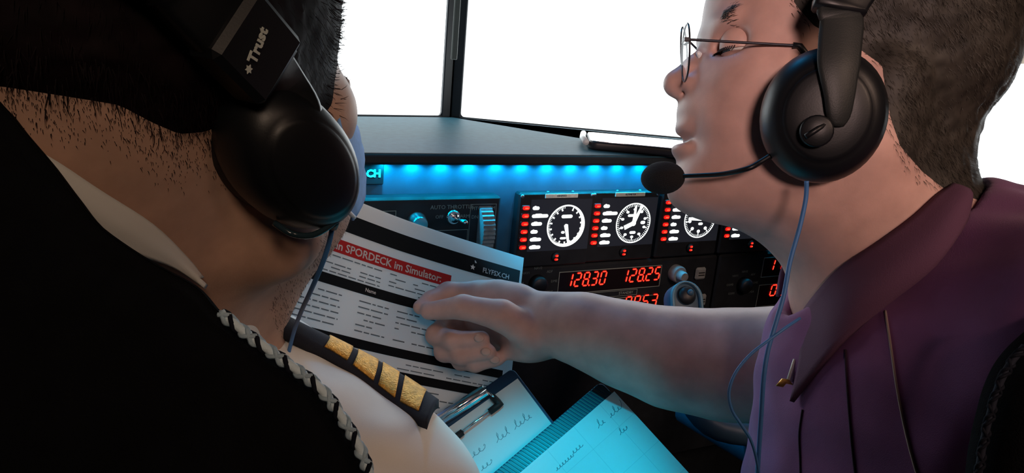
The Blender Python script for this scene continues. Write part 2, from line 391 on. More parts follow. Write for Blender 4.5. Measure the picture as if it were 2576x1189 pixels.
def gauge(k, top, bot, label, dial):
    a0, zt = pl(*top, FO); zb = pl(*bot, FO)[1]; st = (zt-zb)/5
    t = pthing('flight_gauge', label, 'gauge', a0+.05, zb-.032, 0, 'backlit gauges in the instrument panel')
    obj('housing', pbox(MB(), a0-.0105, a0+.1065, zb-.030, zt+.020, -.002, FO, .0025), M_panel, t)
    obj('display', pbox(MB(), a0+.008, a0+.1035, zb-.007, zt+.0105, FO-.002, FO+.0004), M_lcd, t)
    lw = (.0105, .025, .0165, .011, .0175, .0175)
    for i in range(6):
        z = zt - st*i
        b = obj('button', pbox(MB(), a0-.0062, a0+.0062, z-.0036, z+.0036, FO-.001, FO+.0022, .0012), mat('dark_red_cap', (.12, .01, .01), .4), t)
        obj('lamp', pill(MB(), a0, z, .0105, .0056, FO+.0023), M_red, b)
        obj('lamp_core', pill(MB(), a0+.001, z-.0004, .0055, .0020, FO+.0027), M_redhot, b)
        mb = MB(); pill(mb, a0+.0105+lw[i]/2, z-.001, lw[i], .0048, FO+.0006); pill(mb, a0+.0105+lw[i]*.4, z-.0005, lw[i]*.5, .0056, FO+.0006)
        obj('backlit_caption', mb, M_white, t)
    c = (a0+.0652, zt-.0272)
    dd = MB(); dial(dd, c); obj('dial', dd, M_white, t)
    mb = MB(); pbox(mb, a0+.028, a0+.079, zt+.0125, zt+.0185, FO, FO+.0012, .0004)
    p = obj('name_plate', mb, M_plate, t); obj('lettering', ptext(('AIRSPEED', 'ALTIMETER', 'VERT SPEED', 'HEADING')[k], .0036, a0+.0535, zt+.0155, FO+.0013), M_matte, p)
    for da in (-.0065, .1025):
        obj('screw', MB().lathe([(.0001, 0), (.0028, 0), (.0028, .0012), (.0018, .002), (.0001, .002)], pw(a0+da, zt+.0155, FO), PN, 12), M_screw, t, True)
    for da in (.035, .074):
        obj('peg', MB().lathe([(.0001, -.004), (.002, -.004), (.002, .001), (.0001, .0015)], pw(a0+da, zt+.0195, FO-.006), PU, 10), M_screw, t, True)
    zz = zb - .0165; rk = pl(1403, 648, FO)[0]-pl(1322, 522, FO)[0] if k == 0 else .0535
    rk = .0535
    obj('rotary_base', MB().lathe([(.0001, 0), (.007, 0), (.006, .004), (.0001, .004)], pw(a0+rk, zz, FO), PN, 18), M_black, t, True)
    mb = MB(); pill(mb, a0+rk, zz+.0026, .0052, .0036, FO+.0042); pill(mb, a0+rk-.0005, zz-.0026, .0058, .0032, FO+.0042); obj('lamp', mb, M_red, t)
    mb = MB(); pill(mb, a0+rk+.0007, zz+.0024, .0026, .0015, FO+.0046); pill(mb, a0+rk+.0007, zz-.0028, .0028, .0014, FO+.0046); obj('lamp_core', mb, M_redhot, t)
O1, O2 = FO+.0006, FO+.0009
def dial0(m, c):
    annulus(m, c, .0278, .0300, O1)
    annulus(m, c, lambda t: .0278-.0042*max(0, math.sin(min(math.pi, (t-.25)/3.6*math.pi))), .0279, O1, .25, 3.85)
    for q in range(0, 360, 20):
        if q > 8: bar(m, c, q, .0225, .0275, .0024, O1, .0012)
    for q in range(190, 352, 5): bar(m, c, q, .0252, .0282, .0006, O1)
    pill(m, c[0], c[1]+.0135, .0175, .0048, O1)
    bar(m, c, 166, -.0015, .0245, .0062, O2, .0032); pill(m, c[0], c[1]-.0002, .0062, .0062, O2); pill(m, c[0]-.0042, c[1]-.009, .0055, .0036, O2); pill(m, c[0]-.003, c[1]-.0175, .0095, .0030, O1)
def dial1(m, c):
    annulus(m, c, .0283, .0300, O1)
    for q in range(0, 360, 6): bar(m, c, q, .0248, .0285, .0007, O1)
    for q in range(0, 360, 36):
        bar(m, c, q, .0225, .0262, .0014, O1); t = math.radians(q); pill(m, c[0]+math.sin(t)*.0205, c[1]+math.cos(t)*.0205, .0052, .0036, O1)
    bar(m, c, 2, 0, .0265, .0052, O2, .0030); bar(m, c, 24, 0, .0285, .0062, O2, .0036); bar(m, c, 247, -.001, .0165, .0062, O2, .0066)
    pill(m, c[0], c[1], .0085, .0085, O2); pill(m, c[0]-.0058, c[1]+.0115, .011, .0038, O1); pill(m, c[0]+.0005, c[1]-.0140, .0105, .0040, O1); pill(m, c[0]+.0165, c[1]+.0005, .0082, .0048, O1)
def dial2(m, c):
    annulus(m, c, .0284, .0300, O1)
    for q in range(0, 360, 6): bar(m, c, q, .0250, .0285, .0006, O1)
    for q in (0, 40, 80, 120, 160, 200, 240, 280, 320): 
        t = math.radians(q-20); bar(m, c, q-20, .0215, .0268, .0013, O1); pill(m, c[0]+math.sin(t)*.0195, c[1]+math.cos(t)*.0195, .0058, .0050, O1)
    bar(m, c, 272, -.003, .0225, .0058, O2, .0042); pill(m, c[0]+.001, c[1]+.001, .0066, .0066, O2); pill(m, c[0]+.002, c[1]-.0078, .0085, .0038, O1); pill(m, c[0], c[1]+.010, .010, .0036, O1)
gauge(0, (1322, 522), (1318, 621), 'gauge with a thick white arc and one needle, leftmost of the gauges', dial0)
gauge(1, (1502, 517), (1498, 609), 'gauge whose white hands meet like a clock, second from left', dial1)
gauge(2, (1680, 508), (1665, 600), 'gauge half hidden by the chin of the glasses wearer', dial2)
t3 = pw(pl(1680, 508, FO)[0]+.122, pl(1680, 508, FO)[1], FO) - CAM; b3 = t3 - PU*(pl(1680, 508, FO)[1]-pl(1665, 600, FO)[1])
px_ = lambda v: (CX + FPX*(v @ RT)/(v @ FW), CY + FPX*(v @ DN)/(v @ FW))
gauge(3, px_(t3), px_(b3), 'rightmost gauge, mostly hidden behind the jaw and throat', dial2)

# ---- seven segment read-outs
SEG = {'0': 'abcdef', '1': 'bc', '2': 'abged', '3': 'abgcd', '4': 'fgbc', '5': 'afgcd', '6': 'afgedc', '7': 'abc', '8': 'abcdefg', '9': 'abcdfg'}
def digit_mb(ch, a, z, w, h, o, dot=False, core=False):
    """seven-segment digit with its lower left corner at (a,z), leaning right"""
    mb = MB(); t = h*.135 * (.42 if core else 1); g = h*.025; sl = .14
    H = h/2
    seg = {'a': ((0, h), (w, h)), 'g': ((0, H), (w, H)), 'd': ((0, 0), (w, 0)), 'f': ((0, H), (0, h)), 'b': ((w, H), (w, h)), 'e': ((0, 0), (0, H)), 'c': ((w, 0), (w, H))}
    for s_ in SEG[ch]:
        p, q = [np.array(x, float) for x in seg[s_]]; e = (q-p)/np.linalg.norm(q-p); n_ = np.array([-e[1], e[0]])
        g_ = g + (t*.8 if core else 0); p = p+e*g_; q = q-e*g_
        out = [p, p+e*t/2+n_*t/2, q-e*t/2+n_*t/2, q, q-e*t/2-n_*t/2, p+e*t/2-n_*t/2]
        mb.prism([(a+x+sl*y, z+y) for x, y in out][::-1], PP, PH, PU, PN, o, o+.0003)
    if dot:
        x, y = w+h*.14, 0
        mb.prism([(a+x+t*.62*math.cos(u), z+y+t*.62*math.sin(u)) for u in np.linspace(0, 2*math.pi, 8, endpoint=False)], PP, PH, PU, PN, o, o+.0003)
    return mb
RO = .012
def readout(parent, txt, p0, p1, h):
    """digits from pixel p0 (lower left) to p1 (lower right)"""
    a0, z0 = pl(*p0, RO+.002); a1, z1 = pl(*p1, RO+.002); n = len(txt.replace('.', '')); st = (a1-a0)/n; i = 0
    for j, ch in enumerate(txt):
        if ch == '.': continue
        dot = j+1 < len(txt) and txt[j+1] == '.'; z = z0+(z1-z0)*(i/n)
        d = obj('digit', digit_mb(ch, a0+st*i+st*.1, z, st*.60, h, RO+.0012, dot), M_red, parent)
        obj('digit_core', digit_mb(ch, a0+st*i+st*.1, z, st*.60, h, RO+.0017, dot, True), M_redhot, d); i += 1
def radio(label, a0, a1, zt, zb, win, win2, vals):
    t = pthing('radio_panel', label, 'radio', (a0+a1)/2, zb, 0)
    obj('housing', pbox(MB(), a0, a1, zb, zt, -.002, RO, .003), M_panel, t)
    for (w0, w1, z0, z1) in (win, win2):
        f = obj('display_window', pbox(MB(), w0, w1, z0, z1, RO-.002, RO+.0006), mat('smoked_window', (.012, .008, .01), .3), t)
        obj('window_rim', pframe(MB(), w0-.0008, w1+.0008, z0-.0008, z1+.0008, RO+.0003, .0010, .0006), M_print, f)
    for v in vals: readout(t, *v)
    return t
a0, _ = pl(1288, 700, RO); a1, _ = pl(1800, 690, RO); zt = pl(1500, 662, RO)[1]; zb = zt - .115
wa0, wz0 = pl(1402, 738, RO); wa1, wz1 = pl(1664, 667, RO)
wz0 = wz1 - .0285 - .004
r1 = radio('radio panel showing red 128.30 and 128.25 above the outstretched arm', a0, a1, zt, zb, (wa0, wa1, wz0, wz1), (wa0, wa1, wz0-.052, wz0-.0145),
    [('128.30', (1420, 722), (1526, 714), .0195), ('128.25', (1560, 711), (1662, 702), .0195), ('109.50', (1418, 788), (1524, 780), .0185), ('095.3', (1568, 777), (1655, 768), .0185)])
mb = MB(); z_ = wz0-.0068
for q0, q1 in ((1405, 1462), (1545, 1605)):
    p0, p1 = pl(q0, 728, RO)[0], pl(q1, 728, RO)[0]; m2 = text_mb('ACTIVE' if q0 < 1500 else 'STANDBY', .0058, pw((p0+p1)/2, z_, RO+.0002), PH, PU, PN); mb.add(m2.v, m2.f)
obj('lettering', mb, M_print, r1)
mb = MB(); pframe(mb, pl(1465, 728, RO)[0], pl(1603, 728, RO)[0], z_-.0045, z_+.0045, RO, .0006); obj('printed_line', mb, M_print, r1)
def sel_ring(parent, a, z, r=.022, names=('COM1', 'COM2', 'NAV1', 'NAV2', 'ADF', 'DME', 'XPDR')):
    obj('selector_knob', MB().lathe([(.0001, 0), (.013, 0), (.0125, .010), (.010, .013), (.0001, .013)], pw(a, z, RO), PN, 24), M_black, parent, True)
    mb = MB()
    for i, s_ in enumerate(names):
        t = math.radians(-130 + i*260/(len(names)-1)); m2 = text_mb(s_, .0050, pw(a+math.sin(t)*r*1.25, z+math.cos(t)*r, RO+.0002), PH, PU, PN); mb.add(m2.v, m2.f)
    obj('lettering', mb, mat('dim_grey_print', (.16, .2, .2), .7), parent)
def knob2(parent, q):
    a, z = pl(*q, RO+.01)
    k = obj('tuning_knob', MB().lathe([(.0001, 0), (.0132, 0), (.0132, .011), (.0118, .013), (.0001, .013)], pw(a, z, RO), PN, 28), M_grey, parent); shade_auto(k)
    i = obj('inner_knob', MB().lathe([(.0001, .012), (.0078, .012), (.0076, .022), (.0066, .024), (.0001, .024)], pw(a, z, RO), PN, 24), M_grey, k); shade_auto(i)
def sqbut(parent, q, s_=.020):
    a, z = pl(*q, RO+.004); b = obj('transfer_button', pbox(MB(), a-s_/2, a+s_/2, z-s_/2, z+s_/2, RO-.001, RO+.006, .003), mat('grey_button', (.34, .37, .38), .5, noise=(150, .8, 1.1)), parent)
    mb = MB(); pbox(mb, a-.006, a+.006, z+.0012, z+.0028, RO+.006, RO+.0063); pbox(mb, a-.006, a+.006, z-.0028, z-.0012, RO+.006, RO+.0063); obj('arrow_mark', mb, M_matte, b)
knob2(r1, (1708, 690)); knob2(r1, (1712, 762)); sqbut(r1, (1763, 688)); sqbut(r1, (1764, 755)); sel_ring(r1, pl(1350, 712, RO)[0], pl(1350, 712, RO)[1])
b0 = a1+.004; b1 = b0+(a1-a0)
q0 = pl(1915, 690, RO)[0]
r2 = radio('radio panel showing red 009 beside the throat of the polo wearer', b0, b1, zt, zb, (q0, q0+wa1-wa0, wz0, wz1), (q0, q0+wa1-wa0, wz0-.052, wz0-.0145),
    [('113.80', (1930, 681), (2030, 674), .0185), ('109.70', (2060, 672), (2158, 664), .0185), ('009.7', (1934, 744), (2016, 738), .0185)])
sel_ring(r2, pl(1868, 715, RO)[0], pl(1868, 715, RO)[1])
# ---- lit address plate on the fascia
sa0, sz0 = pl(800, 466, .008); sa1, sz1 = pl(966, 424, .008)
sg = pthing('address_sign', 'small black sign with cyan lettering stuck on the blue fascia', 'sign', (sa0+sa1)/2, sz0, .006)
obj('plate', pbox(MB(), sa0, sa1, sz0, sz0+.0265, .004, .0085, .0012), M_matte, sg)
tm = text_mb('FLYFSX.CH', .0125, pw(0, sz0+.0137, .0086), PH, PU, PN, bold=.0006, align='RIGHT')
off = (sa1-.0042) - max((np.array(v)-PP) @ PH for v in tm.v); tm.v = [tuple(np.array(v)+PH*off) for v in tm.v]
obj('lettering', tm, mat('pale_cyan_letters', (.25, .9, .95), .6, emit=(0, .75, .8), estr=.5), sg)

# ---- control yoke in front of the radios
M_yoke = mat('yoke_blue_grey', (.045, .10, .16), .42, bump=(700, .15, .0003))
yc = W(1726, 752, .90); yn = nrm(PN*.8 + PH*-.25 + PU*.55); yx = nrm(np.cross(PU, yn)); yu = nrm(np.cross(yn, yx)); yx = yx*1
YAX = (yx, yu, yn)
yk = thing('control_yoke', 'blue lit yoke horn with round hat switch above the outstretched arm', 'yoke', yc - PU*.30, None)
def stadium(w, h, y0, n=14):
    r = w/2; return [(r*math.cos(t), h-r+r*math.sin(t)) for t in np.linspace(0, math.pi, n)] + [(-r, y0), (r, y0)]
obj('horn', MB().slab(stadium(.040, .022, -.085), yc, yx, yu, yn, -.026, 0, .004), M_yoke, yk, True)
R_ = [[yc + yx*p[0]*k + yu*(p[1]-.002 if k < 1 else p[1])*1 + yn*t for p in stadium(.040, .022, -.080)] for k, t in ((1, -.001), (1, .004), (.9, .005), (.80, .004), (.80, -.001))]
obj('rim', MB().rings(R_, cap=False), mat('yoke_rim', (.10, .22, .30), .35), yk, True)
hat = obj('hat_switch', MB().lathe([(.0001, 0), (.0105, 0), (.0115, .003), (.0100, .007), (.0055, .009), (.0001, .0095)], yc + yu*.004, yn, 22), M_black, yk, True)
obj('hat_nub', MB().lathe([(.0001, .008), (.004, .008), (.0036, .012), (.0001, .013)], yc + yu*.006 + yx*.002, yn, 14), M_yoke, hat, True)
obj('thumb_button', MB().lathe([(.0001, 0), (.0062, 0), (.0058, .004), (.0001, .0045)], yc - yu*.019, yn, 16), M_black, yk, True)
hub = yc - yu*.16 + yx*.10
obj('crossbar', MB().tube(spline([yc-yu*.075-yn*.013, yc-yu*.115-yn*.013, yc-yu*.15+yx*.03-yn*.013, hub-yn*.013], 14), .015, 12), M_yoke, yk, True)
obj('crossbar', MB().tube(spline([hub-yn*.013, yc-yu*.15+yx*.17-yn*.013, yc-yu*.115+yx*.2-yn*.013, yc-yu*.02+yx*.2-yn*.013], 14), .015, 12), M_yoke, yk, True)
obj('column', MB().tube([hub+yn*.01, hub-yn*.03, hub-yn*.05-PU*.02, hub-PN*.16-PU*.05], [.03, .03, .019, .019], 16), M_yoke, yk, True)

# ---- flat tablet lying on the glareshield
g0 = np.array(hit(1480, 364, np.array([0, 0, ZG+.006]), GN)); g1 = np.array(hit(1740, 388, np.array([0, 0, ZG+.006]), GN))
te = nrm(g1-g0); tl = .26; tn = np.array([-te[1], te[0], 0]); tc_ = g0 + te*tl/2 + tn*.045
tb = thing('tablet', 'thin tablet lying on the glareshield, its face shining white', 'tablet', [tc_[0], tc_[1], ZG], (te, tn, [0, 0, 1]))
def rrect(w, h, r, n=6):
    P_ = []
    for cx, cy, s_ in ((w/2-r, h/2-r, 0), (-w/2+r, h/2-r, 1), (-w/2+r, -h/2+r, 2), (w/2-r, -h/2+r, 3)):
        P_ += [(cx+r*math.cos(t), cy+r*math.sin(t)) for t in np.linspace(s_*math.pi/2, (s_+1)*math.pi/2, n)]
    return P_
obj('case', MB().slab(rrect(tl, .105, .012), (0, 0, 0), (1, 0, 0), (0, 1, 0), (0, 0, 1), .0005, .012, .003), M_black, tb, True, local=True)
obj('screen_glass', MB().slab(rrect(tl-.004, .101, .010), (0, 0, 0), (1, 0, 0), (0, 1, 0), (0, 0, 1), .0118, .0130, .0005), mat('mirror_glass', (.8, .84, .86), .10, metal=1.0), tb, True, local=True)
obj('pen_loop', MB().tube([(-tl/2-.004, -.05, .010), (-tl/2-.007, 0, .010), (-tl/2-.004, .05, .010)], .0045, 10), mat('silver_plastic', (.6, .65, .66), .3), tb, True, local=True)
# ================================================================ implicit-surface bodies
class Field:
    """distance field on a rectilinear grid in camera-frame metres; meshed with surface nets"""
    def __init__(s, xs, ys, zs): s.x, s.y, s.z = [np.asarray(q, np.float32) for q in (xs, ys, zs)]; s.f = np.full((len(s.x), len(s.y), len(s.z)), 0.05, np.float32)
    def sl(s, c, r):
        out = []
        for q, a, b in ((s.x, c[0]-r[0], c[0]+r[0]), (s.y, c[1]-r[1], c[1]+r[1]), (s.z, c[2]-r[2], c[2]+r[2])):
            i, j = np.searchsorted(q, a), np.searchsorted(q, b); out.append(slice(max(i-1, 0), min(j+1, len(q))))
        return tuple(out)
    def pts(s, S): return s.x[S[0]][:, None, None], s.y[S[1]][None, :, None], s.z[S[2]][None, None, :]
    def put(s, S, d, k, cut=False):
        f = s.f[S]
        if f.size == 0: return
        d = d.astype(np.float32)
        if cut:
            d = -d; h = np.clip(k - np.abs(f - d), 0, None) / max(k, 1e-6); s.f[S] = np.maximum(f, d) + h*h*k*.25
        else:
            h = np.clip(k - np.abs(f - d), 0, None) / max(k, 1e-6); s.f[S] = np.minimum(f, d) - h*h*k*.25
    def ell(s, c, r, k=.006, ax=None, cut=False):
        c = np.asarray(c, float); r = np.asarray(r, float); m = .03 + k
        R = np.full(3, r.max()) if ax is not None else r
        S = s.sl(c, R + m); X, Y, Z = s.pts(S); X = X-c[0]; Y = Y-c[1]; Z = Z-c[2]
        if ax is not None:
            A = np.asarray(ax, float); X, Y, Z = [A[i, 0]*X + A[i, 1]*Y + A[i, 2]*Z for i in range(3)]
        k0 = np.sqrt((X/r[0])**2 + (Y/r[1])**2 + (Z/r[2])**2); k1 = np.sqrt((X/r[0]**2)**2 + (Y/r[1]**2)**2 + (Z/r[2]**2)**2)
        d = np.where(k0 < 1e-4, -r.min(), k0*(k0-1)/np.maximum(k1, 1e-6)); s.put(S, d, k, cut)
    def cone(s, a, b, ra, rb, k=.006, cut=False, sq=None):
        """tapered capsule; sq = (unit axis, factor) flattens across an axis"""
        a, b = np.asarray(a, float), np.asarray(b, float); m = .03 + k; R = max(ra, rb)*(max(1, sq[1]) if sq else 1)
        lo, hi = np.minimum(a, b)-R-m, np.maximum(a, b)+R+m; S = s.sl((lo+hi)/2, (hi-lo)/2)
        X, Y, Z = s.pts(S); ab = b-a; X = X-a[0]; Y = Y-a[1]; Z = Z-a[2]
        t = np.clip((X*ab[0]+Y*ab[1]+Z*ab[2])/(ab@ab+1e-12), 0, 1)
        X = X-t*ab[0]; Y = Y-t*ab[1]; Z = Z-t*ab[2]
        if sq:
            q = X*sq[0][0]+Y*sq[0][1]+Z*sq[0][2]; L = np.sqrt(np.maximum(X*X+Y*Y+Z*Z-q*q, 0)+(q/sq[1])**2)
        else: L = np.sqrt(X*X+Y*Y+Z*Z)
        s.put(S, L-(ra+(rb-ra)*t), k, cut)
    def chain(s, P, r, k=.006, cut=False):
        for i in range(len(P)-1): s.cone(P[i], P[i+1], r[i], r[i+1], k, cut)
    def mesh(s, smooth=2):
        f = s.f; ins = f < 0; nx, ny, nz = f.shape
        cs = ins[:-1, :-1, :-1].astype(np.int8)
        cnt = np.zeros((nx-1, ny-1, nz-1), np.int8)
        for i in (0, 1):
            for j in (0, 1):
                for k in (0, 1): cnt += ins[i:nx-1+i, j:ny-1+j, k:nz-1+k]
        act = (cnt > 0) & (cnt < 8); I, J, K = np.nonzero(act); n = len(I)
        idx = np.full(act.shape, -1, np.int32); idx[I, J, K] = np.arange(n)
        acc = np.zeros((n, 3)); num = np.zeros(n)
        cor = [(i, j, k) for i in (0, 1) for j in (0, 1) for k in (0, 1)]
        val = {c: f[I+c[0], J+c[1], K+c[2]] for c in cor}
        for c in cor:
            for ax in range(3):
                if c[ax]: continue
                e = list(c); e[ax] = 1; e = tuple(e); a, b = val[c], val[e]; m = (a < 0) != (b < 0)
                t = np.where(m, a/np.where(m, a-b, 1), 0)
                for q in range(3): acc[:, q] += np.where(m, c[q] + (t if q == ax else 0), 0)
                num += m
        acc /= num[:, None]
        P = np.stack([g[i] + acc[:, q]*(g[i+1]-g[i]) for q, (g, i) in enumerate(((s.x, I), (s.y, J), (s.z, K)))], 1)
        Q = []
        for ax in range(3):
            sl0 = [slice(1, -1)]*3; sl1 = [slice(1, -1)]*3; sl0[ax] = slice(0, -1); sl1[ax] = slice(1, None)
            a, b = ins[tuple(sl0)], ins[tuple(sl1)]; off = [1, 1, 1]; off[ax] = 0
            u, v = [(1, 2), (2, 0), (0, 1)][ax]
            for flip, m in ((False, a & ~b), (True, ~a & b)):
                E = np.stack(np.nonzero(m), 1) + off; q = []
                for du, dv in ((-1, -1), (0, -1), (0, 0), (-1, 0)):
                    g = E.copy(); g[:, u] += du; g[:, v] += dv; q.append(idx[g[:, 0], g[:, 1], g[:, 2]])
                q = np.stack(q, 1); Q.append(q[:, ::-1] if flip else q)
        Q = np.concatenate(Q); Q = Q[(Q >= 0).all(1)]
        for _ in range(smooth):
            S_ = np.zeros_like(P); c_ = np.zeros(n)
            for a in range(4):
                b = (a+1) % 4; np.add.at(S_, Q[:, a], P[Q[:, b]]); np.add.at(c_, Q[:, a], 1); np.add.at(S_, Q[:, b], P[Q[:, a]]); np.add.at(c_, Q[:, b], 1)
            P = P*.5 + .5*S_/np.maximum(c_, 1)[:, None]
        return P, Q
def np_mesh(name, V, Q):
    me = bpy.data.meshes.new(name); n, m = len(V), len(Q)
    me.vertices.add(n); me.vertices.foreach_set('co', np.ascontiguousarray(V, np.float32).ravel())
    me.loops.add(m*4); me.loops.foreach_set('vertex_index', np.ascontiguousarray(Q, np.int32).ravel())
    me.polygons.add(m); me.polygons.foreach_set('loop_start', np.arange(0, m*4, 4, dtype=np.int32))
    me.polygons.foreach_set('use_smooth', np.ones(m, bool)); me.update(calc_edges=True); me.validate(); return me
def body_obj(name, fld, material, parent, smooth=2, post=None):
    V, Q = fld.mesh(smooth)
    Q = Q[:, ::-1] if False else Q
    if post is not None: V = post(V)
    Wv = c2w(V); M = np.linalg.inv(frame_of(parent)); L = Wv @ M[:3, :3].T + M[:3, 3]
    me = np_mesh(name, L, Q); o = link(name, me, material, parent); return o, V, Q
def bvh(V, Q): return BVHTree.FromPolygons([tuple(p) for p in V.tolist()], Q.tolist())
def cast(tree, px, py):
    """first point of a camera-frame mesh seen at a pixel"""
    d = Vector(cf(px, py, 1.0)).normalized(); h = tree.ray_cast(Vector((0, 0, 0)), d)
    return None if h[0] is None else (np.array(h[0]), np.array(h[1]))
def grad_axis(lo, hi, fine, coarse, spans):
    """axis samples from lo to hi: fine inside the spans, coarse outside"""
    out = [lo]
    while out[-1] < hi: 
        q = out[-1]; h = fine if any(a <= q <= b for a, b in spans) else coarse
        out.append(q+h)
    return np.array(out)
def inpoly_dist(U, V, poly):
    """signed distance (inside positive) of points to a 2D polygon"""
    P = np.asarray(poly, float); d = np.full(U.shape, 1e9); ins = np.zeros(U.shape, bool)
    for i in range(len(P)):
        a, b = P[i], P[(i+1) % len(P)]; e = b-a; t = np.clip(((U-a[0])*e[0]+(V-a[1])*e[1])/(e@e+1e-9), 0, 1)
        d = np.minimum(d, np.hypot(U-a[0]-t*e[0], V-a[1]-t*e[1]))
        c = (a[1] > V) != (b[1] > V); x = (b[0]-a[0])*(V-a[1])/(b[1]-a[1]+1e-12)+a[0]; ins ^= c & (U < x)
    return np.where(ins, d, -d)
def hairs(P, N, D, length, width, mb_lists, lift=.35, jit=.35):
    """tapered 3-sided hairs from roots P with normals N, combed along D"""
    n = len(P); D = D - N*np.sum(D*N, 1)[:, None]; D /= np.linalg.norm(D, axis=1)[:, None]+1e-9
    D = D + N*lift + rng.normal(0, jit, (n, 3))*.5; D /= np.linalg.norm(D, axis=1)[:, None]
    L = length*rng.uniform(.6, 1.2, n); S_ = np.cross(D, N); S_ /= np.linalg.norm(S_, axis=1)[:, None]+1e-9
    base = P - N*.0008; mid = P + D*(L*.55)[:, None]; tip = P + D*L[:, None] - N*(L*.22)[:, None]
    w = width; vs = np.stack([base+S_*w, base-S_*w, mid+S_*w*.7, mid-S_*w*.7, tip], 1).reshape(-1, 3)
    o = np.arange(n)*5
    q = np.stack([o, o+1, o+3, o+2], 1); t = np.stack([o+2, o+3, o+4, o+4], 1)
    mb_lists.append((vs, np.concatenate([q, t])))
def sample(V, Q, w, n):
    """n random surface points with normals, weighted per face"""
    a, b, c = V[Q[:, 0]], V[Q[:, 1]], V[Q[:, 2]]; N = np.cross(V[Q[:, 2]]-V[Q[:, 0]], V[Q[:, 3]]-V[Q[:, 1]]); A = np.linalg.norm(N, axis=1)
    p = A*w; p = p/p.sum(); i = rng.choice(len(Q), n, p=p); u, v = rng.random((2, n, 1))
    P = (V[Q[i, 0]]*(1-u)+V[Q[i, 1]]*u)*(1-v)+(V[Q[i, 3]]*(1-u)+V[Q[i, 2]]*u)*v
    return P, N[i]/(A[i][:, None]+1e-12)
def strands_obj(name, lists, material, parent):
    V = np.concatenate([a for a, _ in lists]); o = 0; T = []
    for a, q in lists: T.append(q+o); o += len(a)
    Q = np.concatenate(T); Wv = c2w(V); M = np.linalg.inv(frame_of(parent)); L = Wv @ M[:3, :3].T + M[:3, 3]
    F = [tuple(q) if q[2] != q[3] else tuple(q[:3]) for q in Q.tolist()]
    me = raw_mesh(name, L, F); return link(name, me, material, parent)
def cobj(name, mb, material, parent, smooth=True):
    """mesh collected in camera-frame metres"""
    mb.v = [tuple(p) for p in c2w(np.array(mb.v))]; return obj(name, mb, material, parent, smooth)
# ================================================================ man in the polo shirt (right)
M_skin = mat('skin', (0.64, 0.40, 0.345), 0.48, spec=.45, noise=(55, .86, 1.10), bump=(1100, .12, .0004), sss=.12)
M_hair = mat('brown_hair', (0.034, 0.030, 0.025), 0.55, spec=.4, noise=(120, .6, 1.5))
M_polo = mat('plum_knit', (0.24, 0.085, 0.23), 0.9, noise=(25, .85, 1.1), bump=(1900, .35, .0006), sheen=.1)
M_collar = mat('plum_rib_collar', (0.115, 0.048, 0.095), 0.9, bump=(1500, .4, .0006))
DR = 0.50; SR = DR / FPX
def sg_(u, v, w=0.0): return np.array([(u-CX)*SR, (v-CY)*SR, DR+w])       # side-view plane of the right head
pr = thing('person', 'man in glasses and plum polo shirt pointing with his bare arm, right of the picture', 'person', W(2330, 1500, .52)*[1, 1, 0] + [0, 0, .47])

fx = grad_axis(-.13, .46, .00125, .0035, [(-.125, -.02), (.095, .16), (-.02, .095), (.16, .34)])
fx = grad_axis(-.145, .48, .0013, .0022, [(-.14, -.01), (.09, .17)])
fy = grad_axis(-.26, .60, .0014, .004, [(-.165, .125)])
fz = grad_axis(.36, .86, .0017, .0024, [(.41, .53), (.70, .80)])
B = Field(fx, fy, fz)
E = lambda u, v, w, a, b, c, k=.006, ax=None, cut=False: B.ell(sg_(u, v, w), (a*SR, b*SR, c), k, ax, cut)
rot = lambda deg: [[math.cos(math.radians(deg)), math.sin(math.radians(deg)), 0], [-math.sin(math.radians(deg)), math.cos(math.radians(deg)), 0], [0, 0, 1]]
E(2225, 55, 0, 290, 262, .078)                            # skull
E(2030, 60, 0, 258, 270, .066, .02)                       # forehead
E(2300, 195, 0, 160, 135, .062, .02)                      # back of the head
E(1960, 260, 0, 225, 230, .058, .02)                      # face block
for s_ in (-1, 1):
    E(1895, 235, .030*s_, 130, 90, .030, .015)            # cheek bones
    E(1848, 330, .021*s_, 108, 120, .028, .010)           # cheeks beside the mouth
    E(1818, 82, .020*s_, 40, 26, .018, .008)              # brows
    E(1880, 135, .041*s_, 46, 62, .012, .010)             # outer rims of the eye sockets
    B.cone(sg_(1790, 462, .012*s_), sg_(2070, 395, .056*s_), .017, .014, .018)   # jaw
    B.cone(sg_(2070, 395, .056*s_), sg_(2120, 250, .064*s_), .014, .012, .02)
E(1826, 88, 0, 46, 30, .014, .008)                        # glabella
E(1830, 270, 0, 110, 120, .034, .012)                     # maxilla
for s_ in (-1, 1): E(1802, 142, .032*s_, 34, 26, .015, .008, None, True)      # eye sockets
B.cone(sg_(1806, 128), sg_(1750, 172), .0072, .0082, .006)                    # nose bridge
B.cone(sg_(1750, 172), sg_(1707, 210), .0085, .0094, .004)
E(1708, 211, 0, 36, 31, .0095, .004)
for s_ in (-1, 1):
    E(1748, 222, .0115*s_, 40, 27, .0066, .004)           # nostril wings
    E(1722, 240, .006*s_, 14, 8, .0035, .002, rot(25), True)
B.cone(sg_(1706, 230), sg_(1735, 246), .0036, .0045, .003)
E(1768, 285, 0, 58, 52, .022, .008)                       # philtrum
E(1734, 318, 0, 33, 23, .017, .005, rot(-18))             # upper lip
E(1728, 379, 0, 38, 22, .0155, .005, rot(12))             # lower lip
E(1790, 425, 0, 68, 50, .024, .006)                       # under the lip
E(1757, 482, 0, 66, 42, .024, .007)                       # chin
E(1702, 352, 0, 34, 9.5, .024, .003, rot(4), True)        # parted lips
E(1840, 470, 0, 130, 72, .040, .02)
E(1990, 470, 0, 200, 120, .050, .03, rot(22))             # under the jaw
for s_ in (-1, 1): B.cone(sg_(1752, 235, .016*s_), sg_(1765, 372, .022*s_), .0011, .0014, .004, True)
B.cone(sg_(2085, 330), sg_(2315, 800), .063, .066, .03)   # neck
